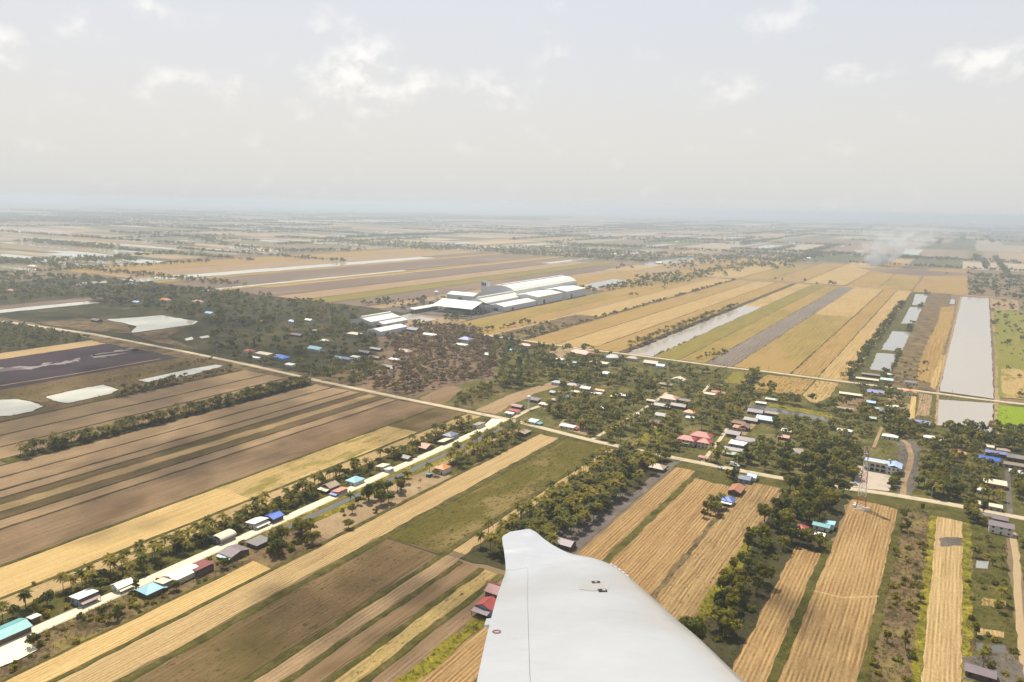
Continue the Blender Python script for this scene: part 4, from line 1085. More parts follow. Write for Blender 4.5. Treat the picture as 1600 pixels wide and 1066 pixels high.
# --- big rice mill: separate sheds
def shed(name, s0, s1, t0, t1, h, rise, kind, label, roof='white', wall='grey', vent=True, open_sides=False):
    root = empty(name, ((s0 + s1) / 2, (t0 + t1) / 2, .08)); tag(root, label, 'warehouse')
    hw, hd = (s1 - s0) / 2, (t1 - t0) / 2
    if open_sides:
        n = 9
        for i in range(n):
            y = -hd + 1 + (2 * hd - 2) * i / (n - 1)
            for x in (-hw + .6, hw - .6):
                MB().box(x - .4, x + .4, y - .4, y + .4, 0, h - .3).obj('post', STEEL, root)
        MB().box(-hw * .5, hw * .5, -hd * .8, hd * .8, 0, h * .55).obj('stacked_sacks', WC['grey'], root)
    elif kind == 'a':
        n = 8
        MB().prism([(-hw + .4, 0), (hw - .4, 0)] + [((hw - .4) * math.cos(math.pi * i / n), h - .2 + (rise - .4) * math.sin(math.pi * i / n)) for i in range(n + 1)], -hd + .4, hd - .4).obj('wall', WC[wall], root)
    else:
        wall_mb = MB()
        if kind == 'g': wall_mb.prism([(-hw + .4, 0), (hw - .4, 0), (hw - .4, h - .3), (0, h + rise - .5), (-hw + .4, h - .3)], -hd + .4, hd - .4)
        elif kind == 'G': wall_mb.prism_x([(-hd + .4, 0), (hd - .4, 0), (hd - .4, h - .3), (0, h + rise - .5), (-hd + .4, h - .3)], -hw + .4, hw - .4)
        else: wall_mb.box(-hw + .4, hw - .4, -hd + .4, hd - .4, 0, h - .3)
        wall_mb.obj('wall', WC[wall], root)
    rf = roof_solid(MB(), kind, hw, hd, h, rise, .4).obj('roof', RC[roof], root)
    if vent and kind in 'ga':
        MB().prism([(-2.2, h + rise - .6), (-2.2, h + rise + 1.6), (0, h + rise + 2.4), (2.2, h + rise + 1.6), (2.2, h + rise - .6)], -hd * .96, hd * .96).obj('ridge_vent', RC['white'], rf)
    if not open_sides:
        MB().box(hw - .5, hw - .25, -hd * .5 - 4, -hd * .5 + 4, 0, h * .55).obj('door', WINDOW, root)
        MB().box(-5, 5, -hd + .25, -hd + .5, 0, h * .6).obj('door', WINDOW, root)
    CLEAR.append(((s0 + s1) / 2, (t0 + t1) / 2, max(hw, hd) * .8))
    return root
WC['mill'] = plain_mat('wall_mill', (.54, .54, .55), .7, .08, .05)
shed('mill_warehouse', -872, -795, 1335, 1632, 17, 16, 'a', 'huge arched white warehouse of the rice mill', wall='mill')
shed('mill_warehouse', -792, -731, 1320, 1428, 17, 4, 'g', 'long low white warehouse with grey wall facing the fields', wall='mill', vent=False)
shed('mill_warehouse', -792, -731, 1450, 1546, 17, 4, 'g', 'white warehouse at the right end of the mill by the grey pond', wall='mill', vent=False)
shed('mill_warehouse', -772, -733, 1192, 1316, 10, 4, 'g', 'low white front shed of the mill beside the field edge', wall='mill', vent=False)
shed('mill_warehouse', -818, -776, 1192, 1330, 14, 8, 'g', 'grey white gabled mill hall left of the big arch', wall='mill')
shed('mill_hall', -846, -754, 1112, 1184, 12, 10, 'G', 'open sided white roofed drying hall at the front of the mill', open_sides=True, vent=False)
shed('mill_canopy', -872, -850, 1066, 1150, 8, 2, 'g', 'narrow white canopy reaching left from the drying hall', open_sides=True, vent=False)
shed('mill_warehouse', -926, -858, 1270, 1306, 13, 5, 'G', 'small grey white shed behind the drying hall', roof='white', wall='mill', vent=False)
shed('small_mill', -860, -816, 908, 985, 8, 5, 'g', 'white gabled warehouse with a raised ridge in the left wood', wall='mill')
shed('small_mill', -813, -792, 912, 975, 6, 3, 'g', 'white low shed joined beside the gabled warehouse in the left wood', wall='mill', vent=False)
shed('small_mill', -772, -744, 850, 915, 7, 3, 'g', 'bright white roofed long shed in front of the small mill', wall='mill', vent=False)
def mill_tower():
    root = empty('mill_tower', (-880, 1350, .08)); tag(root, 'grey box elevator tower standing at the end of the arched warehouse', 'tower')
    MB().box(-7, 7, -7, 7, 0, 36).obj('shaft', WC['mill'], root)
    for i in range(3):
        MB().box(-5.5 + i * 4, -2.5 + i * 4, -7.3, -7, 28, 34).obj('louvre', WINDOW, root)
    MB().box(-7.6, 7.6, -7.6, 7.6, 36, 37).obj('roof', RC['grey'], root)
mill_tower()
def water_tower(px, py, h, r, label):
    s, t = on_ground(px, py)
    root = empty('water_tower', (s, t, .08)); tag(root, label, 'water tower')
    for a in range(4):
        c, q = math.cos(a * math.pi / 2 + .8), math.sin(a * math.pi / 2 + .8)
        MB().bar((c * r * .9, q * r * .9, 0), (c * r * .5, q * r * .5, h), r * .12).obj('leg', WHITE_METAL, root)
    MB().bar((0, 0, 0), (0, 0, h), r * .16).obj('pipe', WHITE_METAL, root)
    MB().lathe([(r * .3, h - .2), (r, h + r * .5), (r * 1.05, h + r * .9), (r * .8, h + r * 1.3), (.1, h + r * 1.5)], 14).obj('tank', WHITE_METAL, root, True)
water_tower(826, 640, 11.5, 1.9, 'white mushroom water tower at the road junction')
water_tower(682, 474, 19, 4.6, 'white water tower standing before the rice mill')
water_tower(612, 595, 13, 1.6, 'slim white water tank on legs in the brown wood')

# --- red and white lattice mast
def mast():
    s, t = on_ground(1345, 794)
    root = empty('radio_mast', (s, t, .08)); tag(root, 'red and white lattice telecom mast beside the main road', 'mast')
    N, HT = 10, 44.0
    def half(z): return 2.9 * (1 - z / HT) + .75 * (z / HT)
    for k in range(N):
        z0, z1 = HT * k / N, HT * (k + 1) / N; a, b = half(z0), half(z1)
        mat = RED_PAINT if (k // 2) % 2 == 0 else WHITE_METAL
        sec = MB()
        C0 = [(-a, -a, z0), (a, -a, z0), (a, a, z0), (-a, a, z0)]; C1 = [(-b, -b, z1), (b, -b, z1), (b, b, z1), (-b, b, z1)]
        for i in range(4):
            sec.bar(C0[i], C1[i], .16, 4)
        sec.obj('leg_section', mat, root)
        br = MB()
        for i in range(4):
            j = (i + 1) % 4
            br.bar(C0[i], C1[j], .09, 4); br.bar(C0[j], C1[i], .09, 4); br.bar(C1[i], C1[j], .09, 4)
        br.obj('bracing', mat, root)
    for (z, az_) in ((40, .3), (40, 2.4), (40, 4.5), (43, 1.2), (43, 3.4), (43, 5.4), (36, .9)):
        MB().box(-.22, .22, -.12, .12, -1.1, 1.1).obj('antenna_panel', WHITE_METAL, root).location = (1.7 * math.cos(az_), 1.7 * math.sin(az_), z)
    for (z, az_) in ((33, -1.2), (37.5, -2.2)):
        d = MB().lathe([(.2, 0), (.9, .25), (.95, .5)], 12).obj('dish', WHITE_METAL, root)
        d.location = (1.6 * math.cos(az_), 1.6 * math.sin(az_), z); d.rotation_euler = (math.pi / 2, 0, az_ + math.pi / 2)
    MB().lathe([(1.7, 38.9), (1.7, 39.1)], 10).obj('platform', STEEL, root)
    MB().bar((0, 0, HT), (0, 0, HT + 6), .10, 5, .03).obj('lightning_rod', STEEL, root)
    MB().box(-5, 5, -4.5, 4, 0, .25).obj('base_slab', YARD, root)
    for (x, y) in ((-4, -2), (-3.9, 1.5), (3.6, -3.2)):
        MB().box(x - .9, x + .9, y - .7, y + .7, .25, 2.2).obj('equipment_cabinet', WHITE_METAL, root)
    CLEAR.append((s, t, 8))
mast()

# --- utility poles along the roads
def poles():
    def P():
        a = MB().bar((0, 0, 0), (0, 0, 9), .20, 6, .13).mesh('pole', POLE_CONC)
        b = MB().box(-1.1, 1.1, -.1, .1, 8.2, 8.45).mesh('crossarm', POLE_CONC)
        return a, b
    a, b = P()
    def put(line, off, step, label, group):
        d = 0.0
        for i in range(len(line) - 1):
            (x0, y0), (x1, y1) = line[i], line[i + 1]; L = math.hypot(x1 - x0, y1 - y0)
            while d < L:
                x, y = x0 + (x1 - x0) * d / L, y0 + (y1 - y0) * d / L + off
                if -900 < x < 75:
                    r = empty('utility_pole', (x, y, .1), math.pi / 2); tag(r, label, 'pole', group)
                    link(bpy.data.objects.new('pole', a), r); link(bpy.data.objects.new('crossarm', b), r)
                d += step
            d -= L
    put(R1, 4.5, 45, 'slim concrete utility pole in the line along the main road', 'poles along the main road')
    put(R3, -4.8, 50, 'slim concrete utility pole in the line along the village road', 'poles along the village road')
poles()

# --- vehicles
def pickup(px, py, rz, body, label, truck=False):
    s, t = on_ground(px, py, .8)
    root = empty('truck' if truck else 'pickup', (s, t, .80), rz); tag(root, label, 'truck' if truck else 'car')
    L = 7.5 if truck else 5.2; k = 1.35 if truck else 1.0
    MB().prism_x([(-1.0 * k, .45), (1.0 * k, .45), (1.0 * k, 1.05), (.9 * k, 1.15), (-.9 * k, 1.15), (-1.0 * k, 1.05)], -L / 2, L / 2).obj('body', body, root)
    MB().prism([(-.2, 1.14), (.25, 1.9 * k), (1.35, 1.9 * k), (L / 2 - .9, 1.14)], -.85 * k, .85 * k).obj('cabin', body, root)
    MB().prism([(-.12, 1.25), (.22, 1.72 * k), (1.42, 1.72 * k), (L / 2 - 1.1, 1.25)], -.87 * k, .87 * k).obj('window', WINDOW, root)
    if truck: MB().box(-L / 2 + .1, -.4, -1.3, 1.3, 1.1, 3.2).obj('cargo_box', WHITE_METAL, root)
    else:
        MB().box(-L / 2 + .15, -.35, -.95, -.85, 1.14, 1.45).obj('bed_side', body, root); MB().box(-L / 2 + .15, -.35, .85, .95, 1.14, 1.45).obj('bed_side', body, root)
    for x in (-L * .3, L * .3):
        for y in (-.95 * k, .95 * k):
            wh = MB().bar((x, y - .12, .38), (x, y + .12, .38), .38, 10).obj('wheel', DARK, root)
            MB().bar((x, y - .14, .38), (x, y + .14, .38), .2, 8).obj('rim', STEEL, wh)
pickup(1126, 733, -.1, WHITE_METAL, 'white pickup driving on the main road near the near trio of roofs')
pickup(1148, 728, -.1, WHITE_METAL, 'white box truck parked beside the main road', True)
pickup(1334, 757, .2, plain_mat('silver_car_paint', (.42, .44, .47), .3, .05, spec=.5), 'silver pickup parked in the shade left of the school yard')
# ------------------------------------------------------------------ trees
LEAF = leaf_mat('broad_leaves', (.034, .050, .006), (.215, .205, .017), trans=.42)
PALML = leaf_mat('palm_fronds', (.038, .050, .006), (.26, .225, .020), trans=.42)
BUSHL = leaf_mat('bush_leaves', (.070, .082, .009), (.32, .275, .022), trans=.45)
LEAF_T = leaf_mat('massed_leaves', (.036, .050, .010), (.20, .185, .022), True, .42)
PALM_T = leaf_mat('massed_fronds', (.038, .050, .006), (.26, .225, .020), True, .42)
BROWN_T = leaf_mat('dry_wood_leaves', (.10, .074, .038), (.25, .185, .08), True, .42)
WEED_T = leaf_mat('weeds', (.055, .054, .009), (.24, .20, .026), True, .4)
BARK = plain_mat('bark', (.11, .085, .06), .95, .25, 1.5)
PALMBARK = plain_mat('palm_bark', (.17, .14, .105), .95, .2, 1.5)

def quads_from(c, nrm, size, r):
    """c (n,3) centres, nrm (n,3) unit normals, size (n,) -> verts, faces"""
    n = len(c)
    a = np.cross(nrm, r.normal(size=(n, 3))); a /= np.linalg.norm(a, axis=1, keepdims=True) + 1e-9
    b = np.cross(nrm, a)
    s = size[:, None]
    asp = r.uniform(.55, 1.0, (n, 1))
    v = np.stack([c - a * s - b * s * asp, c + a * s - b * s * asp, c + a * s + b * s * asp, c - a * s + b * s * asp], 1).reshape(-1, 3)
    return v, np.arange(4 * n).reshape(-1, 4)

def crown_pts(r, blobs, per, leaf, rad, zc, flat=.8, spread=.75):
    C, N, S = [], [], []
    for i in range(blobs):
        th = r.random() * 2 * math.pi; q = math.sqrt(r.random()) * spread * rad
        zz = zc + r.uniform(-.55, .7) * rad * flat * (1.1 - .6 * q / rad)
        bc = np.array([q * math.cos(th), q * math.sin(th), zz]); br = rad * r.uniform(.24, .44)
        d = r.normal(size=(per, 3)); d /= np.linalg.norm(d, axis=1, keepdims=True)
        d[:, 2] = np.where(d[:, 2] < -.35, -d[:, 2], d[:, 2])
        C.append(bc + d * br * r.uniform(.72, 1.08, (per, 1)) * np.array([1, 1, .8]))
        nn = d + r.normal(size=(per, 3)) * .42; N.append(nn / np.linalg.norm(nn, axis=1, keepdims=True))
        S.append(r.uniform(.55, 1.1, per) * leaf)
    return np.concatenate(C), np.concatenate(N), np.concatenate(S)

def make_tree(seed, slim=False):
    r = np.random.default_rng(seed)
    rad = 1.0; zc = 1.35 if not slim else 1.6
    c, n, s = crown_pts(r, 20, 62, .085, rad, zc, 1.25 if slim else .8, .62 if slim else .78)
    if slim: c[:, :2] *= .75
    v, f = quads_from(c, n, s, r)
    crown = mesh_np('crown', v, f, LEAF)
    mb = MB().bar((0, 0, 0), (.04, .02, .75), .07, 6, .05)
    for k in range(5):
        a = k * 1.3 + seed
        mb.bar((.03, .02, .6), (.5 * math.cos(a), .5 * math.sin(a), 1.25 + .1 * (k % 3)), .04, 5, .015)
    return crown, mb.mesh('trunk', BARK)

def make_palm(seed):
    r = random.Random(seed)
    hgt = 1.0; lean = (r.uniform(-.08, .08), r.uniform(-.08, .08))
    mb = MB(); prev = Vector((0, 0, 0))
    for k in range(1, 5):
        u = k / 4; p = Vector((lean[0] * u * u, lean[1] * u * u, u * hgt))
        mb.bar(prev, p, .022 - .008 * (k - 1) / 4, 5, .022 - .008 * u); prev = p
    trunk = mb.mesh('trunk', PALMBARK)
    cb = MB(); top = prev
    nf = 26
    for i in range(nf):
        a = 2 * math.pi * i / nf * 2.4 + r.uniform(-.2, .2); up = r.uniform(-.55, 1.45); L = r.uniform(.44, .56)
        d = Vector((math.cos(a), math.sin(a), 0)); side = Vector((-d.y, d.x, 0))
        pts = []
        for k in range(6):
            u = k / 5
            pts.append(top + d * (L * (u - .12 * u * u)) * math.cos(up * .6) + Vector((0, 0, L * (up * .66 * u - (.36 + .22 * max(up, 0)) * u * u))))
        for k in range(5):
            w0 = .078 * math.sin(math.pi * (.16 + .80 * k / 5)); w1 = .078 * math.sin(math.pi * (.16 + .80 * (k + 1) / 5)) if k < 4 else .006
            z0, z1 = Vector((0, 0, -w0 * .55)), Vector((0, 0, -w1 * .55))
            gap = .82
            q1 = pts[k].lerp(pts[k + 1], gap)
            for sg in (1, -1):
                vs = [pts[k], pts[k] + side * sg * w0 + z0 + (pts[k + 1] - pts[k]) * .35, q1 + side * sg * w1 + z1 + (pts[k + 1] - pts[k]) * .25, pts[k + 1]]
                cb.add(vs, [(0, 1, 2, 3)] if sg > 0 else [(3, 2, 1, 0)])
    for i in range(4):
        a = i * 1.6
        cb.bar(top + Vector((.03 * math.cos(a), .03 * math.sin(a), -.03)), top + Vector((.04 * math.cos(a), .04 * math.sin(a), -.07)), .018, 5)
    return cb.mesh('crown', PALML), trunk

def make_bush(seed):
    r = np.random.default_rng(seed)
    c, n, s = crown_pts(r, 9, 46, .13, 1.0, .55, .7, .7)
    c[:, 2] = np.abs(c[:, 2])
    v, f = quads_from(c, n, s, r)
    return mesh_np('bush', v, f, BUSHL)

TREES = [make_tree(100 + i) for i in range(7)] + [make_tree(200 + i, True) for i in range(3)]
PALMS = [make_palm(300 + i) for i in range(7)]
BUSHES = [make_bush(400 + i) for i in range(6)]

WATERS = []
for o in list(COL.objects):
    if o.name.split('.')[0] in ('pond', 'canal', 'flooded_field', 'concrete_yard', 'school_yard', 'flooded_streak') and o.type == 'MESH':
        co = np.array([v.co[:2] for v in o.data.vertices])
        if abs(co).max() < 2600: WATERS.append((co.min(0), co.max(0), co, o.name.startswith('canal')))

def in_poly(x, y, P):
    c = False; j = len(P) - 1
    for i in range(len(P)):
        if (P[i][1] > y) != (P[j][1] > y) and x < (P[j][0] - P[i][0]) * (y - P[i][1]) / (P[j][1] - P[i][1] + 1e-12) + P[i][0]: c = not c
        j = i
    return c

LANES = []
for o in list(COL.objects):
    if o.name.split('.')[0] in ('main_road', 'canal_road', 'village_road', 'lane', 'dirt_track', 'clay_lane', 'farm_track'):
        co = np.array([v.co[:2] for v in o.data.vertices]).reshape(-1, 4, 2).mean(1); LANES.append(co)

SEG = (np.concatenate([L[:-1] for L in LANES]), np.concatenate([L[1:] - L[:-1] for L in LANES]), np.concatenate([((L[1:] - L[:-1]) ** 2).sum(1) + 1e-9 for L in LANES]))
def near_lane(x, y, d):
    a, ab, l2 = SEG
    ap = np.array([x, y]) - a
    u = np.clip((ap * ab).sum(1) / l2, 0, 1)
    return bool(((ap - ab * u[:, None]) ** 2).sum(1).min() < d * d)

def keep_off_lanes(it, d):
    xy = np.array([q[:2] for q in it]); ok = np.ones(len(it), bool)
    for L in LANES:
        for a, b in zip(L[:-1], L[1:]):
            ab = b - a; ap = xy - a; u = np.clip(ap @ ab / (ab @ ab + 1e-9), 0, 1)
            ok &= np.linalg.norm(ap - u[:, None] * ab, axis=1) > d
    return [q for q, k in zip(it, ok) if k]

def blocked(x, y, rad):
    for (s, t, r) in CLEAR:
        if (x - s) ** 2 + (y - t) ** 2 < (r + rad * .35) ** 2: return True
    for lo, hi, P, is_canal in WATERS:
        if lo[0] - 1 < x < hi[0] + 1 and lo[1] - 1 < y < hi[1] + 1:
            if is_canal and len(P) > 40: continue
            if in_poly(x, y, P): return True
    return near_lane(x, y, 3.0 + rad * .4)

ALL = {'palm': [], 'tree': [], 'bush': []}
def zone(poly, kinds, n, label, group, gap=.8, check=True, dry=False):
    """poly on the land grid; kinds = list of (kind, share, size lo, size hi)"""
    xs = [p[0] for p in poly]; ys = [p[1] for p in poly]
    r = random.Random(int(abs(xs[0]) * 7 + n)); placed = []; cells = {}; tries = 0
    while len(placed) < n and tries < n * 14:
        tries += 1
        x, y = r.uniform(min(xs), max(xs)), r.uniform(min(ys), max(ys))
        if not in_poly(x, y, poly): continue
        q = r.random(); acc = 0
        for kd, sh, lo, hi in kinds:
            acc += sh
            if q <= acc: break
        size = r.uniform(lo, hi); rad = size * .32 if kd == 'palm' else size
        g = gap * (rad if kd != 'palm' else 2.2)
        key = (int(x // 12), int(y // 12))
        if any((x - a) ** 2 + (y - b) ** 2 < (g + c) ** 2 * .5 for i in (-1, 0, 1) for j in (-1, 0, 1) for a, b, c in cells.get((key[0] + i, key[1] + j), ())): continue
        if check and blocked(x, y, rad if kd != 'palm' else 1.0): continue
        placed.append((x, y, g)); cells.setdefault(key, []).append((x, y, g))
        ALL[kd].append((x, y, size, label[kd] if isinstance(label, dict) else label, group, dry))

def R(s0, s1, t0, t1): return [(s0, t0), (s1, t0), (s1, t1), (s0, t1)]
def PX(*p): return [on_ground(*q) for q in p]
L3 = lambda where: {'palm': 'coconut palm ' + where, 'tree': 'broadleaf tree ' + where, 'bush': 'yellow green bush ' + where}

# long palm row across the left strips
zone(R(-615, -601, 274, 572), [('palm', .62, 6.0, 9.2), ('tree', .22, 1.9, 2.8), ('bush', .16, 1.6, 2.6)], 420, L3('in the long row crossing the left stubble fields'), 'palms of the long field row', .3)
# palm grove behind the winglet
zone(R(-222, -184, 336, 556), [('palm', .84, 8.0, 11.0), ('tree', .16, 2.6, 4.0)], 250, L3('in the dense grove beyond the winglet'), 'trees of the dense palm grove', .62)
zone(R(-230, -222, 330, 548), [('palm', 1, 8.0, 11.0)], 18, L3('standing along the pale field path beside the grove'), 'palms along the field path', .9)
# both sides of the canal road
zone(R(-377, -358, 150, 545), [('palm', .34, 7.0, 10.0), ('tree', .22, 2.4, 4.0), ('bush', .44, 1.4, 2.8)], 250, L3('in the hedge of gardens left of the canal road'), 'gardens left of the canal road', .5)
zone(R(-334, -308, 440, 562), [('palm', .62, 7.5, 10.5), ('tree', .14, 2.6, 4.0), ('bush', .24, 1.4, 2.6)], 62, L3('between the canal and the upper stubble strip'), 'garden right of the canal', .8)
zone(R(-333, -306, 330, 440), [('palm', .3, 7.0, 9.4), ('bush', .5, 1.3, 2.4), ('tree', .2, 2.5, 3.5)], 16, L3('scattered on the dry bank right of the canal'), 'plants on the dry canal bank', .9)
zone(PX((570, 792), (580, 772), (604, 762), (632, 758), (628, 775), (600, 792)), [('tree', 1, 4.0, 5.6)], 9, 'tree of the rounded clump beside the canal', 'rounded clump by the canal', .55)
zone(PX((412, 862), (440, 840), (470, 828), (500, 840), (478, 862), (430, 878)), [('tree', .6, 3.8, 5.4), ('bush', .4, 2.0, 3.2)], 16, {'tree': 'dark tree of the clump near the grey hip roof', 'bush': 'green bush of the clump near the grey hip roof'}, 'clump near the grey hip roof', .55)
zone(R(-346, -325, 90, 290), [('bush', .85, 1.0, 2.2), ('tree', .15, 2.2, 3.2)], 80, L3('on the scrub strip right of the near canal road'), 'scrub right of the near canal road', .7)
ALL['tree'].append((*on_ground(545, 826), 3.6, 'single round tree standing alone on the dry bank', None, False))
ALL['bush'].append((*on_ground(51, 915), 1.7, 'single dark bush on the bund of the lower left field', None, False))
# dark tree strip in the near right
zone(R(-91, -68, 296, 450), [('tree', .82, 3.8, 6.4), ('bush', .18, 1.8, 3)], 36, L3('in the dark strip right of the wing'), 'dark tree strip', .58)
zone(R(-90, -52, 452, 556), [('tree', .8, 3.8, 6.4), ('palm', .12, 7.0, 9.4), ('bush', .08, 2, 3)], 52, L3('at the head of the dark strip near the main road'), 'dark tree strip head', .55)
zone(PX((1098, 812), (1112, 790), (1130, 778), (1128, 800), (1112, 816)), [('tree', .7, 2.6, 4.0), ('palm', .3, 7.0, 9.4)], 9, L3('in the clump below the near trio of roofs'), 'clump below the near trio', .5)
zone(PX((1130, 752), (1140, 742), (1160, 744), (1150, 756)), [('tree', 1, 2.6, 3.6)], 5, 'tree beside the roof nearest the main road', 'trees beside the near trio', .5)
zone(R(-14, 2, 240, 556), [('bush', .8, 1.2, 2.8), ('tree', .2, 2, 3.2)], 60, L3('on the scrub strip between the two right fields'), 'scrub between the right fields', .8)
zone(R(24, 43, 300, 570), [('bush', .66, 1.2, 2.6), ('palm', .18, 6.0, 8.4), ('tree', .16, 2.2, 3.4)], 46, L3('in the gardens of the lower right corner'), 'lower right gardens', .9)
zone(R(51, 110, 330, 572), [('bush', .5, 1.4, 2.8), ('tree', .5, 2.4, 4.2)], 60, L3('right of the clay lane at the right edge'), 'right edge gardens', .8)
zone(PX((1512, 812), (1512, 798), (1540, 804), (1542, 826)), [('tree', .6, 3.2, 4.6), ('palm', .4, 7.0, 9.4)], 10, L3('beside the white two storey row house'), 'trees beside the row house', .5)
# village
zone(PX((1215, 745), (1236, 700), (1290, 680), (1345, 690), (1338, 757), (1290, 758)), [('tree', .94, 4.2, 7.0), ('palm', .06, 8.0, 10.5)], 60, L3('in the dark wood left of the school'), 'dark wood left of the school', .5)
zone(PX((1430, 782), (1440, 705), (1470, 692), (1590, 700), (1600, 800), (1500, 790)), [('tree', .72, 3.4, 6.0), ('palm', .2, 8.0, 10.5), ('bush', .08, 2, 3)], 115, L3('in the wood right of the school track'), 'wood right of the school track', .55)
zone(PX((1460, 700), (1480, 672), (1540, 668), (1610, 682), (1610, 712), (1500, 700)), [('tree', 1, 5.0, 8.0)], 42, 'big dark tree behind the muddy pond edge', 'big trees behind the muddy pond', .5)
zone(PX((1372, 672), (1380, 644), (1425, 652), (1460, 672), (1440, 690), (1400, 690)), [('tree', 1, 4.6, 7.4)], 30, 'big dark tree above the school', 'big trees above the school', .5)
zone(PX((1385, 768), (1390, 745), (1402, 736), (1402, 760)), [('tree', 1, 2.6, 3.8)], 6, 'tree on the right side of the school yard', 'trees of the school yard', .5)
zone(PX((1085, 790 - 62), (1130, 690), (1170, 700), (1230, 690), (1225, 745), (1160, 735)), [('tree', .7, 3.0, 5.2), ('palm', .3, 8.0, 10.5)], 38, L3('between the old house row and the main road'), 'trees before the old row', .55)
zone(PX((845, 652), (860, 632), (905, 620), (960, 640), (985, 652), (955, 672), (925, 686), (880, 655)), [('palm', .82, 8.0, 11.6), ('tree', .18, 3, 4.4)], 120, L3('in the village grove above the main road'), 'village palm grove', .62)
zone(PX((930, 690), (1000, 648), (1030, 630), (1060, 660), (1075, 690), (1060, 716), (1000, 705)), [('palm', .5, 8.0, 11.0), ('tree', .4, 3, 4.8), ('bush', .1, 1.6, 2.6)], 72, L3('in the gardens left of the villa'), 'gardens left of the villa', .65)
zone(PX((1060, 655), (1100, 618), (1180, 628), (1150, 660), (1120, 690), (1085, 665)), [('palm', .6, 8.0, 11.0), ('tree', .28, 3, 4.6), ('bush', .12, 2, 3)], 90, L3('in the yellowish palms above the villa'), 'palms above the villa', .65)
zone(PX((985, 610), (1000, 590), (1030, 600), (1020, 640), (960, 650), (950, 632)), [('tree', 1, 4.5, 7)], 24, 'dense round tree in the middle of the village', 'dense round trees of the village', .5)
zone(PX((1000, 585), (1060, 575), (1130, 578), (1125, 600), (1180, 610), (1130, 640), (1060, 620), (1010, 600)), [('tree', .55, 3, 5.5), ('palm', .35, 8.0, 10.5), ('bush', .1, 2, 3)], 85, L3('in the upper village gardens'), 'upper village gardens', .7)
zone(PX((1160, 622), (1180, 604), (1230, 620), (1330, 632), (1320, 652), (1230, 640)), [('tree', .9, 4.0, 7.0), ('palm', .1, 8.0, 10.5)], 26, L3('along the village canal'), 'trees along the village canal', .6)
zone(PX((1200, 660), (1290, 650), (1330, 640), (1370, 650), (1360, 690), (1290, 678), (1230, 698)), [('tree', .7, 2.8, 5.4), ('bush', .3, 1.6, 3)], 62, L3('around the vegetable rows'), 'trees around the vegetable rows', .7)
zone(PX((1335, 605), (1350, 598), (1440, 612), (1430, 622), (1400, 650), (1350, 648), (1340, 630)), [('tree', .75, 2.8, 5.0), ('palm', .25, 7.0, 9.4)], 45, L3('among the right village roofs'), 'trees among right village roofs', .7)
zone(PX((1155, 603), (1180, 583), (1190, 582), (1172, 606)), [('palm', .8, 8.0, 10.5), ('tree', .2, 3, 4)], 22, L3('in the short row beside the orange paddy'), 'short row beside the orange paddy', .7)
zone(PX((850, 600), (880, 570), (960, 588), (1000, 580), (960, 612), (920, 600), (900, 620)), [('tree', .9, 4, 7), ('palm', .1, 8.0, 10.5)], 60, L3('in the dark upper village wood'), 'dark upper village wood', .6)
zone(PX((770, 600), (760, 560), (770, 530), (840, 545), (1000, 560), (960, 580), (890, 585), (850, 600), (800, 612)), [('tree', .95, 4, 7.5), ('palm', .05, 8.0, 10.5)], 150, L3('in the dark wood below the village road'), 'dark wood below the village road', .6)
zone(PX((690, 632), (760, 602), (805, 594), (812, 600), (770, 620), (720, 640)), [('tree', .8, 2.6, 4.2), ('bush', .2, 2, 3)], 60, L3('in the hedge between the brown plots'), 'hedges between the brown plots', .6)
# wood left of the village; dry brownish part first
zone(PX((560, 604), (600, 592), (620, 560), (600, 520), (650, 505), (740, 512), (780, 540), (770, 590), (700, 600), (650, 622), (600, 612)), [('tree', 1, 2.4, 4.8)], 620, 'brown leaved tree of the dry wood', 'dry brown wood', .42, dry=True)
zone(PX((570, 600), (620, 560), (610, 525), (650, 508), (740, 512), (780, 540), (770, 590), (700, 600), (650, 618)), [('tree', 1, 2.6, 4.8)], 130, 'green tree scattered in the dry brown wood', 'green trees of the dry wood', .4)
zone(PX((470, 592), (520, 575), (600, 565), (600, 590), (560, 604)), [('tree', .7, 3, 5), ('palm', .3, 8.0, 10.5)], 80, L3('beside the ditch across the main road'), 'trees by the ditch', .6)
zone(PX((-20, 470), (0, 430), (120, 432), (330, 455), (480, 470), (560, 486), (550, 500), (610, 520), (600, 556), (520, 575), (470, 590), (380, 566), (335, 552), (320, 530), (330, 505), (250, 488), (160, 480), (140, 466), (0, 474)), [('tree', 1, 3.6, 7.2)], 950, 'tree of the wide left wood', 'wide left wood', .55)
zone(R(-1458, -1048, 300, 584), [('tree', 1, 2.8, 4.0)], 1100, 'small tree of the left orchard', 'left orchard', .85)
zone(PX((180, 620), (230, 606), (312, 590), (362, 578), (362, 581), (235, 611), (185, 624)), [('palm', .3, 7.0, 9.4), ('bush', .25, 2, 3), ('tree', .2, 2.6, 4)], 66, L3('on the dike below the left ponds'), 'dike below the left ponds', .6)
zone(PX((150, 598), (225, 585), (330, 560), (335, 564), (280, 574), (190, 594)), [('bush', .8, 1.3, 2.4), ('tree', .2, 1.8, 2.6)], 28, L3('between the left ponds and the black field'), 'bushes above the left ponds', .6)
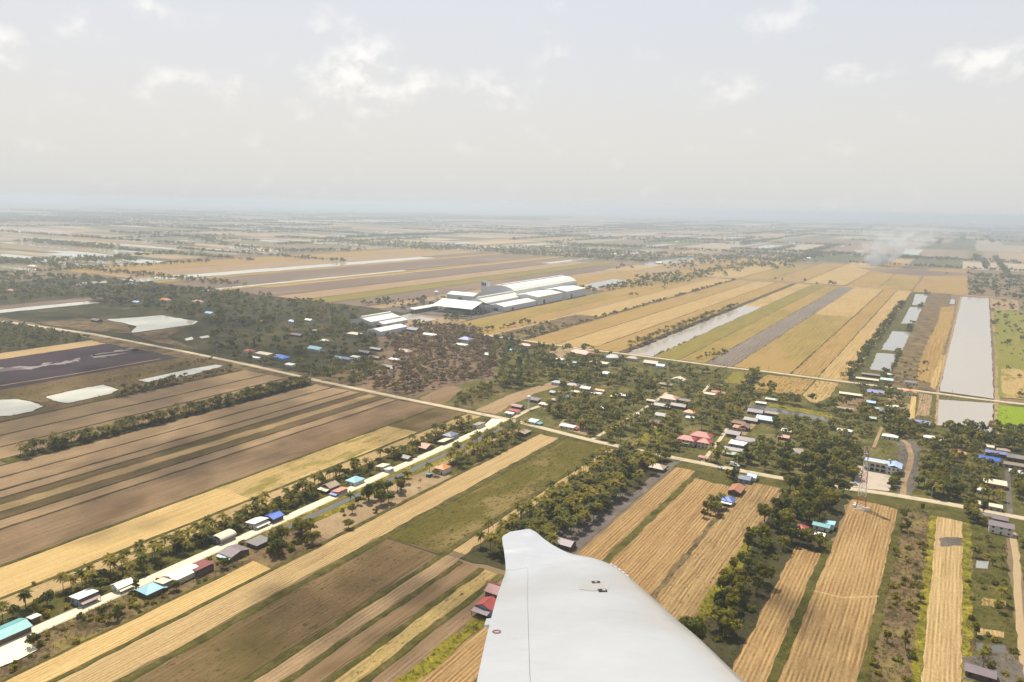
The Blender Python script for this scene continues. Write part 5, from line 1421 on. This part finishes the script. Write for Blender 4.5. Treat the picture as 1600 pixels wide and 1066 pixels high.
# hedgerows in the upper right fields
zone(R(-558, -551, 965, 2180), [('tree', .6, 2.2, 4.2), ('bush', .4, 2, 3)], 190, L3('in the long hedgerow of the upper fields'), 'long hedgerow', .5)
zone(R(-650, -560, 960, 1120), [('tree', .6, 3, 5), ('bush', .4, 2, 3)], 60, L3('near the start of the upper hedgerow'), 'start of the hedgerow', .7)
zone(R(-397, -386, 965, 1560), [('palm', .8, 8.0, 11.0), ('bush', .2, 2, 3)], 120, L3('along the flooded strip'), 'palms along the flooded strip', .5)
zone(R(-350, -344, 960, 1150), [('bush', 1, 1.6, 2.6)], 20, L3('at the edge of the flooded strip'), 'bushes at the flooded strip', .6)
zone(R(-290, -268, 955, 1060), [('tree', .7, 2.6, 4), ('bush', .3, 2, 3)], 18, L3('at the foot of the grey strip'), 'hedge of the grey strip', .6)
zone(R(-106, -96, 960, 1900), [('tree', 1, 3.6, 6.0)], 130, 'dark tree along the left bank of the pond chain', 'left bank of the pond chain', .5)
zone(R(-66, -58, 960, 2180), [('tree', .6, 2.4, 4.4), ('bush', .4, 2, 3)], 110, L3('along the right bank of the pond chain'), 'right bank of the pond chain', .5)
zone(R(-57, -12, 960, 1160), [('bush', .7, 1.6, 3), ('tree', .3, 2.2, 3.4)], 26, L3('on the dry strip beside the big pond'), 'bushes of the dry strip', .9)
zone(R(60, 140, 960, 2100), [('tree', .6, 3, 6), ('bush', .4, 2, 3.4)], 110, L3('beyond the muddy pond at the right edge'), 'trees beyond the muddy pond', .8)
zone(R(30, 190, 2160, 3000), [('tree', 1, 4, 8)], 180, 'dark tree of the far right wood', 'far right wood', .6)
for (px, py, sz) in ((1258, 441, 8), (1298, 447, 12), (1276, 445, 6), (1212, 438, 7), (1222, 439, 6), (986, 464, 9), (994, 463, 8), (1446, 457, 8), (1515, 463, 6), (853, 508, 6), (1304, 447, 9), (965, 422, 12), (972, 420, 14), (987, 421, 12)):
    ALL['tree'].append((*on_ground(px, py), sz * .72, 'lone field tree far out on the upper paddies', 'lone field trees', False))
zone(PX((905, 452), (960, 440), (1060, 428), (1062, 434), (985, 448), (940, 462)), [('tree', 1, 4, 8)], 70, 'tree on the bank of the mill pond', 'mill pond bank', .6)
zone(PX((690, 497), (745, 490), (770, 484), (760, 492), (700, 506)), [('tree', .7, 3, 5), ('bush', .3, 2, 3)], 40, L3('in front of the rice mill'), 'trees before the rice mill', .6)
zone(PX((560, 476), (640, 486), (720, 474), (700, 468), (600, 470)), [('tree', 1, 3, 6)], 60, 'tree in the row behind the small mill', 'row behind the small mill', .6)

def dist(x, y): return math.sqrt(x * x + y * y)
def seen(x, y):
    """rough test that a plant stands inside (or just outside) the picture"""
    c, s = math.cos(-YAW), math.sin(-YAW); X, Y = x * c - y * s, x * s + y * c
    return Y > 120 and abs(X) < Y * .80 + 40

def place_trees():
    lim = {'palm': 300, 'tree': 300, 'bush': 220}
    left = {'palm': [], 'tree': [], 'bush': []}
    for kd in ALL:
        L = sorted(ALL[kd], key=lambda q: dist(q[0], q[1]) - (60 if q[4] is None else 0) - q[2] * 6)
        L = [q for q in L if seen(q[0], q[1])]
        n = 0
        by = {}
        for q in [q for q in L if not q[5]][:lim[kd]]: by.setdefault(q[3], []).append(q)
        cut = {}
        for lb, qs in by.items():
            if len(qs) > 8:
                ax = 1 if max(q[1] for q in qs) - min(q[1] for q in qs) > max(q[0] for q in qs) - min(q[0] for q in qs) else 0
                v = sorted(q[ax] for q in qs); cut[lb] = (ax, v[len(v) // 3], v[2 * len(v) // 3])
        for i, (x, y, size, label, group, dry) in enumerate(L):
            if label in cut:
                ax, c1, c2 = cut[label]; p = (x, y)[ax]
                words = (', near end', ', middle stretch', ', far end') if ax == 1 else (', left part', ', middle part', ', right part')
                label = label + words[0 if p < c1 else 1 if p < c2 else 2]
            if n >= lim[kd] or dry: left[kd].append((x, y, size, dry)); continue
            n += 1
            rz = random.uniform(0, 6.28)
            if kd == 'bush':
                o = link(bpy.data.objects.new('bush', random.choice(BUSHES))); o.location = (x, y, .05); o.rotation_euler = (0, 0, rz); o.scale = (size, size, size * random.uniform(.7, 1.1))
                tag(o, label, 'bush', group)
                continue
            root = empty('coconut_palm' if kd == 'palm' else 'broadleaf_tree', (x, y, .05), rz); tag(root, label, 'palm' if kd == 'palm' else 'tree', group)
            if kd == 'palm': root.scale = (size, size, size)
            else: root.scale = (size, size, size * random.uniform(.85, 1.2))
            crown, trunk = random.choice(PALMS if kd == 'palm' else TREES)
            link(bpy.data.objects.new('trunk', trunk), root); link(bpy.data.objects.new('crown', crown), root)
    return left

def mass(name, items, mat, kd, leaves=70, scale=1.0, leaf=.17):
    """many small trees as one mass of leaf clumps"""
    r = np.random.default_rng(len(items)); V, Fc, T = [], [], []; n = 0
    tmpl = []
    if kd == 'palm':
        for cm, tm in PALMS[:3]:
            v = np.array([q.co[:] for q in cm.vertices]); f = np.array([list(p.vertices) for p in cm.polygons if len(p.vertices) == 4])
            v2 = np.array([q.co[:] for q in tm.vertices]); f2 = np.array([list(p.vertices) for p in tm.polygons if len(p.vertices) == 4])
            tmpl.append((np.concatenate([v, v2]), np.concatenate([f, f2 + len(v)])))
    else:
        for i in range(10):
            c, nn, s = crown_pts(r, 9, max(2, leaves // 9), leaf, 1.0, 1.05 if kd == 'tree' else .5, .85, .72)
            if kd == 'bush': c[:, 2] = np.abs(c[:, 2])
            tmpl.append(quads_from(c, nn, s, r))
    for q in items:
        v, f = tmpl[r.integers(len(tmpl))]
        a = r.random() * 6.283; c, s = math.cos(a), math.sin(a); sz = q[2] * scale
        vv = v * sz; vv = np.stack([vv[:, 0] * c - vv[:, 1] * s + q[0], vv[:, 0] * s + vv[:, 1] * c + q[1], vv[:, 2] * (.8 + .4 * r.random()) + .05], 1)
        V.append(vv); Fc.append(f + n); n += len(v); T.append(np.full(len(f), r.random()))
    if not V: return
    me = mesh_np(name, np.concatenate(V), np.concatenate(Fc), mat, np.concatenate(T))
    tag(link(bpy.data.objects.new(name, me)), kind='stuff')

LEFT = place_trees()
mass('palm_thicket', LEFT['palm'], PALM_T, 'palm')
mass('woodland', [q for q in LEFT['tree'] if not q[3]], LEAF_T, 'tree', 90)
mass('dry_woodland', [q for q in LEFT['tree'] if q[3]], BROWN_T, 'tree', 130)
mass('undergrowth', LEFT['bush'], WEED_T, 'bush', 45)

# low weeds and tufts along banks, verges and scrub
def weeds():
    r = random.Random(3); it = []
    for (s0, s1, t0, t1, n, a, b) in ((-378, -356, 100, 570, 1500, .4, 1.1), (-347, -324, 90, 262, 1000, .4, 1.2), (-347, -308, 264, 300, 260, .4, 1.2), (-347.5, -344, 300, 570, 260, .3, .7), (-337, -331, 300, 572, 420, .3, .8), (-326, -306, 430, 565, 700, .4, 1.1),
                                  (-282, -279, 60, 560, 420, .3, .7), (-239, -236.5, 60, 560, 380, .3, .7), (-185, -177, 150, 330, 420, .4, 1.0), (-225, -223, 60, 322, 200, .3, .6), (-211, -208, 60, 322, 220, .3, .6),
                                  (-157.5, -152.5, 200, 555, 420, .2, .5), (-120, -116, 250, 540, 300, .3, .7), (-152, -119, 530, 557, 200, .3, .8), (-94, -88, 270, 445, 380, .4, 1.0), (-51.5, -47, 250, 470, 380, .3, .8),
                                  (-17.5, -13, 250, 556, 380, .3, .8), (-14, 3, 230, 560, 1300, .4, 1.3), (1.5, 6, 230, 560, 500, .3, .8), (21, 26, 250, 570, 500, .3, .9), (26, 43, 270, 572, 900, .3, 1.1), (51, 120, 300, 575, 1200, .4, 1.3),
                                  (-340, 60, 590, 942, 4200, .5, 1.7), (-840, -724, 300, 590, 700, .5, 1.5), (-228, -181, 330, 556, 700, .4, 1.2), (-90, -50, 300, 556, 700, .4, 1.4)):
        for _ in range(n):
            x, y = r.uniform(s0, s1), r.uniform(t0, t1)
            if -66 < x < -50 and y < 450: continue
            if any((x - s) ** 2 + (y - t) ** 2 < (rr - 2) ** 2 for s, t, rr in CLEAR): continue
            if any(lo[0] < x < hi[0] and lo[1] < y < hi[1] and in_poly(x, y, P) for lo, hi, P, ic in WATERS if not (ic and len(P) > 40)): continue
            it.append((x, y, r.uniform(a, b), False))
    it = keep_off_lanes(it, 3.2)
    mass('weeds', it, WEED_T, 'bush', 18)
weeds()

# far tree lines and hamlets, fading into the haze
def far_trees():
    r = random.Random(8); it = []; houses = []
    for k in range(210):
        d = 1500 + 13500 * r.random() ** 1.25; ang = math.radians(r.uniform(-37, 36))
        x, y = _rot(math.sin(ang) * d, math.cos(ang) * d)
        if -1010 < x < 30 and y < 3000: continue
        if -1960 < x < -700 and y < 2600: continue
        along = r.random() < .55
        L = r.uniform(250, 1100) * (1 + d / 6000); W = r.choice((6, 9, 14, 26)) * (1 + d / 9000)
        n = int(min(300, L / (4.5 * (1 + d / 5000)) * (1 + W / 20)))
        for _ in range(n):
            u, v = r.uniform(-L / 2, L / 2), r.gauss(0, W / 2)
            px, py = (x + v, y + u) if along else (x + u, y + v)
            if -1010 < px < 30 and py < 2900: continue
            it.append((px, py, r.uniform(3, 6) * (1 + d / 9000), False))
        if W > 12 and d < 11000:
            for _ in range(r.choice((0, 1, 2))): houses.append((x + r.uniform(-L, L) * .3, y + r.uniform(-40, 40)))
    # long tree belts sighted across the plain
    for (a, b, n, wd) in (((985, 452), (1240, 402), 260, 30), ((1060, 420), (1200, 396), 160, 40), ((900, 385), (1010, 388), 140, 60), ((880, 395), (960, 398), 90, 30), ((0, 412), (200, 408), 220, 40),
                          ((300, 372), (400, 392), 160, 30), ((400, 395), (560, 392), 140, 40), ((1200, 402), (1330, 397), 160, 60), ((1340, 402), (1480, 406), 150, 40), ((560, 384), (700, 392), 140, 40), ((1190, 420), (1225, 416), 40, 30)):
        A, B = on_ground(*a), on_ground(*b)
        for _ in range(n):
            u = r.random(); it.append((A[0] + (B[0] - A[0]) * u + r.gauss(0, wd), A[1] + (B[1] - A[1]) * u + r.gauss(0, wd), r.uniform(5, 9), False))
    mass('far_woods', it, LEAF_T, 'tree', 18, 1.0, .28)
    cols = ['white', 'cream', 'salmon', 'paleblue', 'grey', 'white']
    protos = {}
    for c in set(cols):
        mb = MB().prism([(-7, 0), (7, 0), (7, 4.5), (0, 8), (-7, 4.5)], -10, 10)
        protos[c] = mb.mesh('far_house', RC[c])
    names = {'white': 'white', 'cream': 'cream', 'salmon': 'salmon', 'paleblue': 'pale blue', 'grey': 'grey'}
    for i, (x, y) in enumerate(houses[:90]):
        c = cols[i % len(cols)]
        o = link(bpy.data.objects.new('far_house', protos[c])); o.location = (x, y, .1); o.rotation_euler = (0, 0, r.choice((0, 1.57)))
        o.scale = (1.2, 1.2, 1.0)
        tag(o, 'tiny ' + names[c] + ' building among the hazy far tree lines', 'house', 'far ' + names[c] + ' buildings')
far_trees()
# ------------------------------------------------------------------ aircraft wing
def wing():
    eye = Vector((0, 0, EYE))
    def at(px, py, depth):
        return eye + view_dir(px, py) / view_dir(px, py).dot(_o) * depth
    PAINT, nt, b = new_mat('white_gelcoat')
    b.inputs['Roughness'].default_value = .16; b.inputs['Specular IOR Level'].default_value = .5; b.inputs['Coat Weight'].default_value = .4; b.inputs['Coat Roughness'].default_value = .08
    n = nt.noise(pos(nt), 3.5, 4, .6); n2 = nt.noise(pos(nt), 28., 3, .6)
    c = nt.mix(nt.step(n, .35, .75), (.66, .655, .635), (.71, .705, .685))
    c = nt.mix(nt.math('MULTIPLY', nt.step(n2, .6, .75), .15), c, (.58, .56, .52))
    # faint grime drawn out along the airflow (the chord runs roughly along the land grid's X)
    gr = nt.noise(nt.vmul(pos(nt), (1.3, 9., 9.)), 1.6, 5, .7)
    c = nt.mix(nt.math('MULTIPLY', nt.step(gr, .52, .78), .28), c, (.50, .48, .44))
    nt.l.new(c, b.inputs['Base Color']); bump(nt, b, nt.noise(pos(nt), 1.6, 2, .5), .10, .05)
    nt.put(b.inputs['Roughness'], nt.math('MULTIPLY_ADD', gr, .22, .06))
    # stations: trailing edge px, leading edge px, depth from the eye, thickness
    ST = [((700, 1300), (1440, 1300), 1.95, .13), ((728, 1150), (1255, 1150), 2.55, .13), ((745, 1066), (1160, 1066), 3.05, .13), ((757, 1010), (1103, 1010), 3.5, .13),
          ((766, 972), (1061, 974), 3.9, .13), ((775, 938), (1022, 938), 4.33, .125), ((783, 914), (992, 911), 4.72, .12), ((789, 897), (966, 890), 5.02, .11),
          ((790, 886), (936, 876), 5.22, .10), ((789, 873), (893, 866), 5.36, .09), ((787, 858), (866, 853), 5.46, .08), ((785, 846), (850, 842), 5.54, .07), ((786, 838), (838, 832), 5.60, .055), ((797, 831), (827, 826.5), 5.64, .02)]
    TE = [at(*s[0], s[2]) for s in ST]; LE = [at(*s[1], s[2]) for s in ST]
    def lerp_st(v):
        i = min(int(v), len(ST) - 2); f = v - i
        def cr(A):   # smooth through the stations
            p0, p1, p2, p3 = A[max(i - 1, 0)], A[i], A[i + 1], A[min(i + 2, len(A) - 1)]
            return .5 * ((2 * p1) + (p2 - p0) * f + (2 * p0 - 5 * p1 + 4 * p2 - p3) * f * f + (3 * p1 - p0 - 3 * p2 + p3) * f ** 3)
        th = ST[i][3] * (1 - f) + ST[i + 1][3] * f
        return cr(LE), cr(TE), th
    def prof(x):
        return 5 * (.2969 * math.sqrt(max(x, 0)) - .126 * x - .3516 * x * x + .2843 * x ** 3 - .1015 * x ** 4)
    def P(x, v, up=1, lift=0.0):
        le, te, th = lerp_st(v)
        a, b_, _ = lerp_st(max(v - .25, 0)); c_, d_, _ = lerp_st(min(v + .25, len(ST) - 1.001))
        span = ((c_ + d_) - (a + b_)).normalized(); ch = te - le
        nr = span.cross(ch).normalized()
        if nr.dot(eye - (le + te) * .5) < 0: nr = -nr
        L = ch.length
        h = prof(x) * th * L * (1.0 if up > 0 else -.55)
        return le + ch * x + nr * (h + lift), nr
    def patch(name, x0, x1, v0, v1, parent, mat=PAINT, nx=18, nv=60):
        """closed piece of the wing between two chord fractions and two stations"""
        xs = [x0 + (x1 - x0) * (1 - math.cos(math.pi * i / nx)) / 2 for i in range(nx + 1)]
        vs, fs = [], []; ring = 2 * (nx + 1)
        for j in range(nv + 1):
            v = v0 + (v1 - v0) * j / nv
            for x in xs: vs.append(P(x, v, 1)[0])
            for x in xs[::-1]: vs.append(P(x, v, -1)[0])
        for j in range(nv):
            for i in range(ring):
                k = (i + 1) % ring
                fs.append((j * ring + i, j * ring + k, (j + 1) * ring + k, (j + 1) * ring + i))
        fs.append(tuple(range(ring - 1, -1, -1))); fs.append(tuple(range(nv * ring, nv * ring + ring)))
        mb = MB().add(vs, fs)
        me = mb.mesh(name, mat, True)
        import bmesh
        bm = bmesh.new(); bm.from_mesh(me); bmesh.ops.remove_doubles(bm, verts=bm.verts, dist=1e-5); bmesh.ops.recalc_face_normals(bm, faces=bm.faces)
        for e in bm.edges:
            if len(e.link_faces) == 2 and e.calc_face_angle(0) > 1.0: e.smooth = False
        bm.to_mesh(me); bm.free()
        return link(bpy.data.objects.new(name, me), parent)
    root = empty('aircraft_wing', (0, 0, 0)); tag(root, 'white aircraft wing with upturned winglet reaching in from the bottom', 'wing')
    VT = 7.35
    pan = patch('wing_panel', 0, .7992, 0, VT, root)
    ail = patch('aileron', .8006, 1.0, 0, VT - .02, root, nx=8)
    patch('winglet', 0, 1.0, VT + .006, len(ST) - 1.001, root)
    seal = []
    for j in range(41):
        v = (VT - .1) * j / 40
        for x in (.78, .82):
            p, nr = P(x, v, 1); q, _ = P(x, v, -1); seal.append(p.lerp(q, .45))
    MB().add(seal, [(2 * j, 2 * j + 1, 2 * j + 3, 2 * j + 2) for j in range(40)]).obj('hinge_seal', plain_mat('hinge_seal_rubber', (.34, .33, .32), .8), root)
    REDM = plain_mat('red_marking', (.42, .16, .14), .5, .05); BLACKM = plain_mat('dark_placard', (.045, .03, .025), .5, .1)
    PALE = plain_mat('pale_decal', (.66, .62, .55), .45, .06, 20.)
    def find(px, py):
        """chord fraction and station that show at a sighted point (upper skin)"""
        from mathutils import Matrix as M_
        best = None
        x, v, st = .5, 5.0, 1.0
        def scr(p):
            q = p - eye; z = q.dot(_o); return CX + q.dot(_r) / z * F_PX, CY - q.dot(_u) / z * F_PX
        cur = 1e9
        step = [.25, 2.5]
        while step[0] > .0008:
            ok = False
            for dx in (-1, 0, 1):
                for dv in (-1, 0, 1):
                    xx, vv = min(max(x + dx * step[0], 0.001), .999), min(max(v + dv * step[1], 0), len(ST) - 1.01)
                    a, b2 = scr(P(xx, vv)[0]); e = (a - px) ** 2 + (b2 - py) ** 2
                    if e < cur - 1e-6: cur, bx, bv, ok = e, xx, vv, True
            if ok: x, v = bx, bv
            else: step = [step[0] * .5, step[1] * .5]
        return x, v
    def decal(name, pts, mat, lift, parent=root):
        """thin plate following the skin through sighted corners"""
        top = []; low = []
        for (px, py) in pts:
            x, v = find(px, py); p, nr = P(x, v, 1, lift); q, _ = P(x, v, 1, .0004)
            top.append(p); low.append(q)
        n_ = len(pts)
        return MB().add(top + low, [tuple(range(n_)), tuple(range(2 * n_ - 1, n_ - 1, -1))] + [(i, n_ + i, n_ + (i + 1) % n_, (i + 1) % n_) for i in range(n_)]).obj(name, mat, parent)
    fp = decal('filler_plate', [(906, 914), (930, 911), (952, 913), (950, 922), (926, 924), (905, 921)], PALE, .0025)
    pl = decal('placard', [(924, 909.2), (937, 908.6), (938, 911.8), (926, 912.2)], BLACKM, .0042, fp)
    pl = decal('placard', [(934, 921.4), (946, 921), (949, 925), (936, 925.4)], BLACKM, .0042, fp)
    decal('placard_text', [(941, 922), (945, 921.8), (946.5, 924), (942, 924.2)], WHITE_METAL, .006, fp)
    decal('placard_text', [(929, 910.2), (933, 910), (933.4, 911.2), (929.6, 911.4)], WHITE_METAL, .006, fp)
    # red oval marking on the aileron
    ring = [(776 + 7 * math.cos(a), 987.5 + 2.8 * math.sin(a)) for a in [2 * math.pi * i / 18 for i in range(18)]]
    inn = [(776 + 4.6 * math.cos(a), 987.5 + 1.5 * math.sin(a)) for a in [2 * math.pi * i / 18 for i in range(18)]]
    o1 = [P(*find(*p), 1, .003)[0] for p in ring]; o2 = [P(*find(*p), 1, .003)[0] for p in inn]
    MB().add(o1 + o2, [(i, (i + 1) % 18, 18 + (i + 1) % 18, 18 + i) for i in range(18)]).obj('oval_marking', REDM, ail)
    # turbulator strips on the leading edge near the tip
    for k in range(5):
        v0 = 6.15 + k * .24
        vs = []
        for v in (v0, v0 + .15):
            for x, lf in ((.012, .0005), (.022, .008), (.04, .0005)):
                vs.append(P(x, v, 1, lf)[0])
        MB().add(vs, [(0, 1, 4, 3), (1, 2, 5, 4), (2, 1, 0), (3, 4, 5), (0, 3, 5, 2)]).obj('stall_strip', WHITE_METAL, pan)
    # balance tab at the trailing edge
    p0, n0 = P(.995, 3.88); p1, _ = P(.995, 4.16); out = (P(.995, 4.0)[0] - P(.9, 4.0)[0]).normalized() * .032
    vs = [p0, p1, p1 + out, p0 + out]; vs += [q - n0 * .012 for q in vs]
    MB().add(vs, [(0, 1, 2, 3), (7, 6, 5, 4), (0, 4, 5, 1), (1, 5, 6, 2), (2, 6, 7, 3), (3, 7, 4, 0)]).obj('balance_tab', PAINT, ail)
    base = (LE[0] + TE[0]) * .5
    root.location = base
    for ch in root.children: ch.location -= base
wing()
# ------------------------------------------------------------------ air
def haze_box():
    m = bpy.data.materials.new('haze_air'); m.use_nodes = True
    nt = NT(m.node_tree); nt.n.clear()
    o = nt.node('ShaderNodeOutputMaterial'); v = nt.node('ShaderNodeVolumePrincipled')
    v.inputs['Color'].default_value = (.615, .68, .75, 1); v.inputs['Density'].default_value = 1.5e-4; v.inputs['Anisotropy'].default_value = 0.35
    nt.l.new(v.outputs[0], o.inputs['Volume'])
    b = MB().box(-43000, 43000, -43000, 43000, -1.5, 214).obj('haze', m)
    tag(b, kind='stuff')
haze_box()

# cumulus drifting over the fields: their shade mottles the ground
def shade_clouds():
    m = bpy.data.materials.new('cloud_mist'); m.use_nodes = True
    nt = NT(m.node_tree); nt.n.clear()
    o = nt.node('ShaderNodeOutputMaterial'); tr = nt.node('ShaderNodeBsdfTransparent'); d = nt.node('ShaderNodeBsdfTranslucent')
    d.inputs[0].default_value = (.95, .95, .95, 1)
    mx = nt.node('ShaderNodeMixShader'); mx.inputs[0].default_value = .085
    nt.l.new(tr.outputs[0], mx.inputs[1]); nt.l.new(d.outputs[0], mx.inputs[2]); nt.l.new(mx.outputs[0], o.inputs[0])
    import bmesh
    bm = bmesh.new(); bmesh.ops.create_icosphere(bm, subdivisions=2, radius=1.0)
    bv = np.array([v.co[:] for v in bm.verts]); bf = np.array([[v.index for v in f.verts] for f in bm.faces]); bm.free()
    Z = 1000.0; off = Z / math.tan(SUN_EL)
    V, Fc = [], []; n = 0
    r = np.random.default_rng(4)
    for (px, py, rs, rt, cnt) in CLOUD_SHADE:
        s, t = on_ground(px, py)
        for _ in range(cnt):
            rad = math.sqrt(r.random()); th = r.random() * 2 * math.pi
            cs = s + rad * math.cos(th) * rs; ct = t + rad * math.sin(th) * rt
            z = Z + r.uniform(-40, 90) * (1.1 - rad)
            size = r.uniform(.16, .36) * min(rs, rt) * (1.25 - rad * .8)
            k = z / math.tan(SUN_EL)
            c = np.array([cs + math.sin(SUN_AZ) * k, ct + math.cos(SUN_AZ) * k, z])
            V.append(bv * np.array([size, size, size * .6]) * (1 + .18 * np.sin(bv[:, [1, 2, 0]] * 5 + rad * 9)) + c); Fc.append(bf + n); n += len(bv)
    # extra puffs added out of view to dim the sunlight on the wing
    for _ in range(62):
        k = (Z - EYE) / math.tan(SUN_EL); rad = math.sqrt(r.random()); th = r.random() * 6.283
        c = np.array([math.sin(SUN_AZ) * k + rad * math.cos(th) * 60, math.cos(SUN_AZ) * k + rad * math.sin(th) * 60, Z + r.uniform(-20, 60)])
        V.append(bv * r.uniform(18, 34) * np.array([1, 1, .6]) + c); Fc.append(bf + n); n += len(bv)
    me = mesh_np('shade_clouds', np.concatenate(V), np.concatenate(Fc), m, smooth=True)
    tag(link(bpy.data.objects.new('shade_clouds', me)), kind='stuff')
CLOUD_SHADE = [(150, 640, 260, 150, 90), (430, 640, 170, 130, 70), (330, 560, 330, 160, 80), (120, 780, 85, 75, 60), (330, 700, 60, 60, 36), (640, 930, 50, 50, 26), (600, 660, 60, 70, 20), (280, 500, 500, 200, 80), (560, 930, 60, 70, 40), (1180, 1000, 60, 60, 24), (1480, 730, 90, 60, 30), (1240, 780, 60, 40, 20)]
shade_clouds()

# smoke of a stubble fire drifting off the far field
def smoke():
    m = bpy.data.materials.new('smoke_plume'); m.use_nodes = True
    nt = NT(m.node_tree); nt.n.clear()
    o = nt.node('ShaderNodeOutputMaterial'); v = nt.node('ShaderNodeVolumePrincipled')
    v.inputs['Color'].default_value = (1, 1, 1, 1); v.inputs['Anisotropy'].default_value = .3
    tc = nt.node('ShaderNodeTexCoord').outputs['Object']
    x, y, z = nt.xyz(tc)
    n = nt.noise(nt.vmul(tc, (1, 1, 1.2)), .022, 4., .62)
    # the plume leans downwind and widens as it rises
    cx = nt.math('MULTIPLY', nt.math('POWER', nt.math('MAXIMUM', z, .01), 1.0), .85)
    rad = nt.math('MULTIPLY_ADD', z, .95, 34.0)
    dx = nt.math('DIVIDE', nt.math('SUBTRACT', x, cx), rad); dy = nt.math('DIVIDE', y, rad)
    r2 = nt.math('ADD', nt.math('MULTIPLY', dx, dx), nt.math('MULTIPLY', dy, dy))
    body = nt.math('SUBTRACT', nt.math('ADD', 1.0, nt.math('MULTIPLY', nt.math('SUBTRACT', n, 0.5), 6.5)), r2)
    dens = nt.math('MULTIPLY', nt.step(body, .1, 1.4), nt.math('DIVIDE', 480.0, nt.math('POWER', nt.math('ADD', z, 75.0), 2.0)))
    fade = nt.step(z, 172.0, 40.0)
    nt.l.new(nt.math('MULTIPLY', nt.math('MULTIPLY', dens, fade), 1.0), v.inputs['Density'])
    nt.l.new(v.outputs[0], o.inputs['Volume'])
    s, t = on_ground(1362, 415)
    b = MB().box(-110, 330, -170, 170, .5, 175).obj('smoke', m); b.location = (s, t, .3); b.rotation_euler = (0, 0, .45)
    tag(b, kind='stuff')
smoke()
